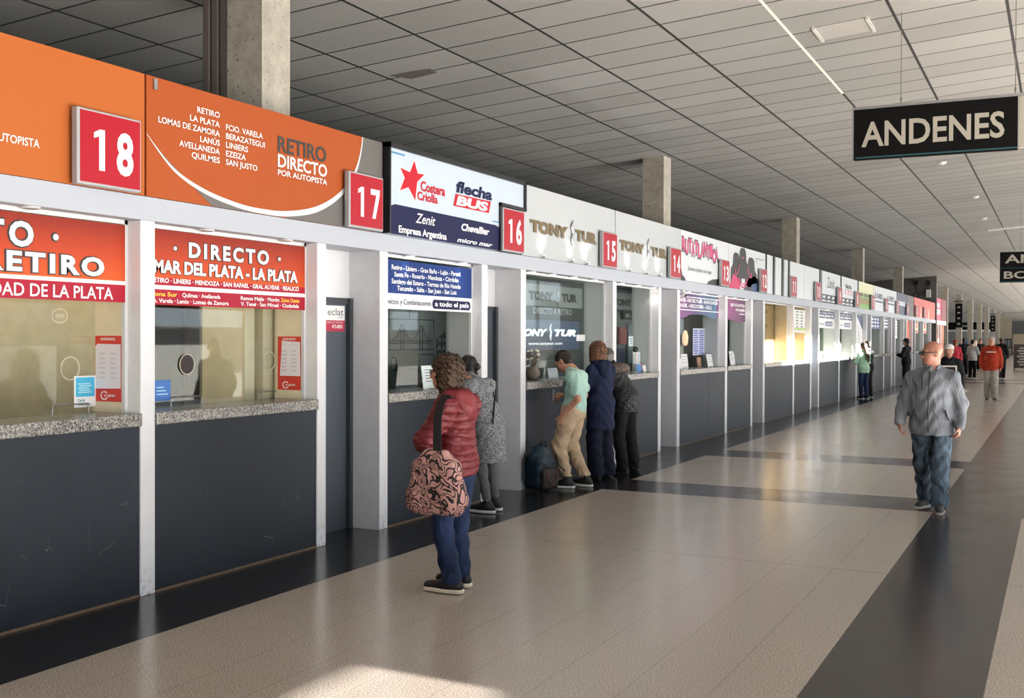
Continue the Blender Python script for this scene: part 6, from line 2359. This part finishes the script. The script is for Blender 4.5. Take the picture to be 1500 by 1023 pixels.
# ---- people farther down the hall
def far(label, pos, face, H, tm, bm, hairf, sk=SKIN_L, bulk=1.0, belly=.0, hood=False, hem=None, head=(0, 0, 0), shoe=None, arms=None, legs='stand', r=(.095, .08, .072), extra=None, name='jacket', sl=1.05, t=.024):
    s_ = H / 1.72
    kw = {}
    if legs == 'walk':
        kw.update(knL=(-.09 * s_, .10, .48 * s_), anL=(-.09 * s_, .12, .085), knR=(.09 * s_, .0, .48 * s_), anR=(.09 * s_, -.12, .09))
    if arms == 'front':
        kw.update(elL=(-.23 * s_, .06, 1.12 * s_), elR=(.23 * s_, .06, 1.12 * s_), wrL=(-.10, .27, 1.16 * s_), wrR=(.10, .27, 1.16 * s_), hdL=(.6, .6, .1), hdR=(-.6, .6, .1))
    J = joints(H, **kw)
    return person(label, pos, face, H, J, .014, sk=sk, top=dict(m=tm, hem=hem or .80 * s_, t=t, hood=hood, name=name, flare=.01, sl=sl), bot=dict(m=bm, r=r), hair=hairf, bulk=bulk, belly=belly,
                  head=head, detail=False, shoe=shoe, extra=extra)


TRB = cloth('black_trousers', '101114', '0a0a0c', 8)
KNIT_B = cloth('black_knit', '15161a', '0d0e11', 12)
HAIR_D, HAIR_B, HAIR_G = hairm('hair_dark', '2a211c', '100c0a'), hairm('hair_black', '241f1e', '0c0a0a'), hairm('hair_silver', 'b5b0a8', '7c766e')


def long_hair(m, m2):
    def f(root, J, P, R, s_):
        hair_short(m)(root, J, P, R, s_)
        S = SDF(.01)
        S.cap(P(0, -.085, .02), J['che'] + V3(.02, -.165, -.02), .07, .05, .04, V3(0, 1, 0), .6)
        S.cap(J['che'] + V3(.02, -.165, -.02), J['wst'] + V3(.03, -.165, .03), .05, .012, .04)
        sdf_obj('long_hair', S, m, root)
    return f


far('person with long dark hair in a pale green top and jeans at the sunlit counter', (.40, 32.45), (-.75, .66), 1.62, cloth('pale_green_knit', '9fc2a8', '86a890', 10), DENIM, long_hair(hairm('hair_long_brown', '4a362a', '251a14'), None), arms='front',
    shoe=dict(L=.24), r=(.09, .068, .055), t=.016)
far('person in black behind the long haired person at the sunlit counter', (.40, 33.25), (-.9, .4), 1.66, KNIT_B, TRB, hair_short(HAIR_D), arms='front')
far('person in a black jacket and dark cap standing at the last windows', (.62, 40.3), (-.9, .3), 1.74, KNIT_B, TRB, both(hair_short(HAIR_D), cap_hat(mat('cap_black', '15151a', .8), True)), arms='front')


def print_extra(root, J, P, R, s_):
    mb = MB()
    c = J['che']
    mb.box(-.13, .13, .150, .165, c[2] - .16, c[2] + .04)
    mb.build('white_print', mat('print_white', 'd8d6d2', .8), root)
    mb = MB().box(-.105, .105, .165, .168, c[2] - .13, c[2] + .015)
    mb.build('dark_print', mat('print_dark', '1a1a1d', .8), root)
    mb = MB()
    for k, xx in enumerate((-.05, .0, .05)):
        mb.ball((xx, .168, c[2] - .065), (.03, .005, .03), 5)
    mb.build('orange_print', mat('print_orange', 'b8764a', .8), root)


far('person in a white cap and black hoodie with a framed white print', (3.58, 21.7), (.12, -1), 1.62, cloth('black_fleece', '15161a', '0d0e11', 12), DENIM_W, both(hair_short(HAIR_G), cap_hat(mat('cap_white', 'cfccc6', .8, var=.3, vscale=30), True)), bulk=1.1, hood=True,
    legs='walk', head=(-.3, 0, 0), extra=print_extra, sk=SKIN_P)


def chest_line(root, J, P, R, s_):
    MB().box(-.12, .12, .19, .205, J['che'][2] + .02, J['che'][2] + .045).build('white_print', mat('print_white', 'd8d6d2', .8), root)


far('grey haired person in an orange red hoodie and pale trousers walking this way', (3.66, 33.9), (.06, -1), 1.80, cloth('orange_red_fleece', '9c3018', '842510', 5), cloth('pale_joggers', 'a59d95', '8a827b', 5), hair_short(HAIR_G), bulk=1.18,
    belly=.10, hood=True, legs='walk', head=(-.45, 0, 0), sk=SKIN_T, shoe=dict(L=.29, m=mat('shoe_olive', '5a5f4c', .7), sole=SOLE_D), r=(.112, .095, .085), sl=1.2, extra=chest_line)
far('person in a dark jacket and green cap walking away behind the orange hoodie', (3.13, 52.0), (.1, 1), 1.80, KNIT_B, TRB, both(hair_short(HAIR_D), cap_hat(mat('cap_olive_green', '4e5546', .8), True)), bulk=1.12, legs='walk')
far('person in a white and grey top with black trousers standing by the dark jacketed one', (1.98, 51.9), (.3, .9), 1.70, cloth('grey_white_top', 'c4c4c0', '8f9190', 3), TRB, hair_short(HAIR_D), arms='front', shoe=dict(sole=SOLE_W))
far('person in a black coat standing under the farther columns', (1.33, 56.0), (-.2, .9), 1.78, KNIT_B, TRB, hair_short(HAIR_D), arms='front')
far('person in a dark coat beside one in a red scarf in the far crowd', (1.44, 66.0), (.3, -1), 1.74, cloth('dark_coat', '1c1a20', '121116', 8), TRB, hair_short(HAIR_B))
far('person in a bright red jacket in the far crowd', (1.02, 67.0), (-.2, -1), 1.70, cloth('red_far_jacket', 'b8303c', '942430', 6), TRB, hair_short(HAIR_D))
far('person in a pink red top and red cap beyond the white cap', (1.62, 47.5), (.3, -1), 1.70, cloth('pink_red_top', 'c23a48', 'a02c3a', 6), DENIM, both(hair_short(HAIR_D), cap_hat(mat('cap_red', 'a8322a', .8), True)), sk=SKIN_T)

# ---- clerk behind the glass of counter thirteen
far('person with dark hair sitting behind the glass of counter thirteen', (-.85, 19.15), (.3, -1), 1.36, cloth('clerk_black', '17181b', '0f1012', 8), TRB, hair_bob(HAIR_B, 1.1, .10, .002), arms='front')
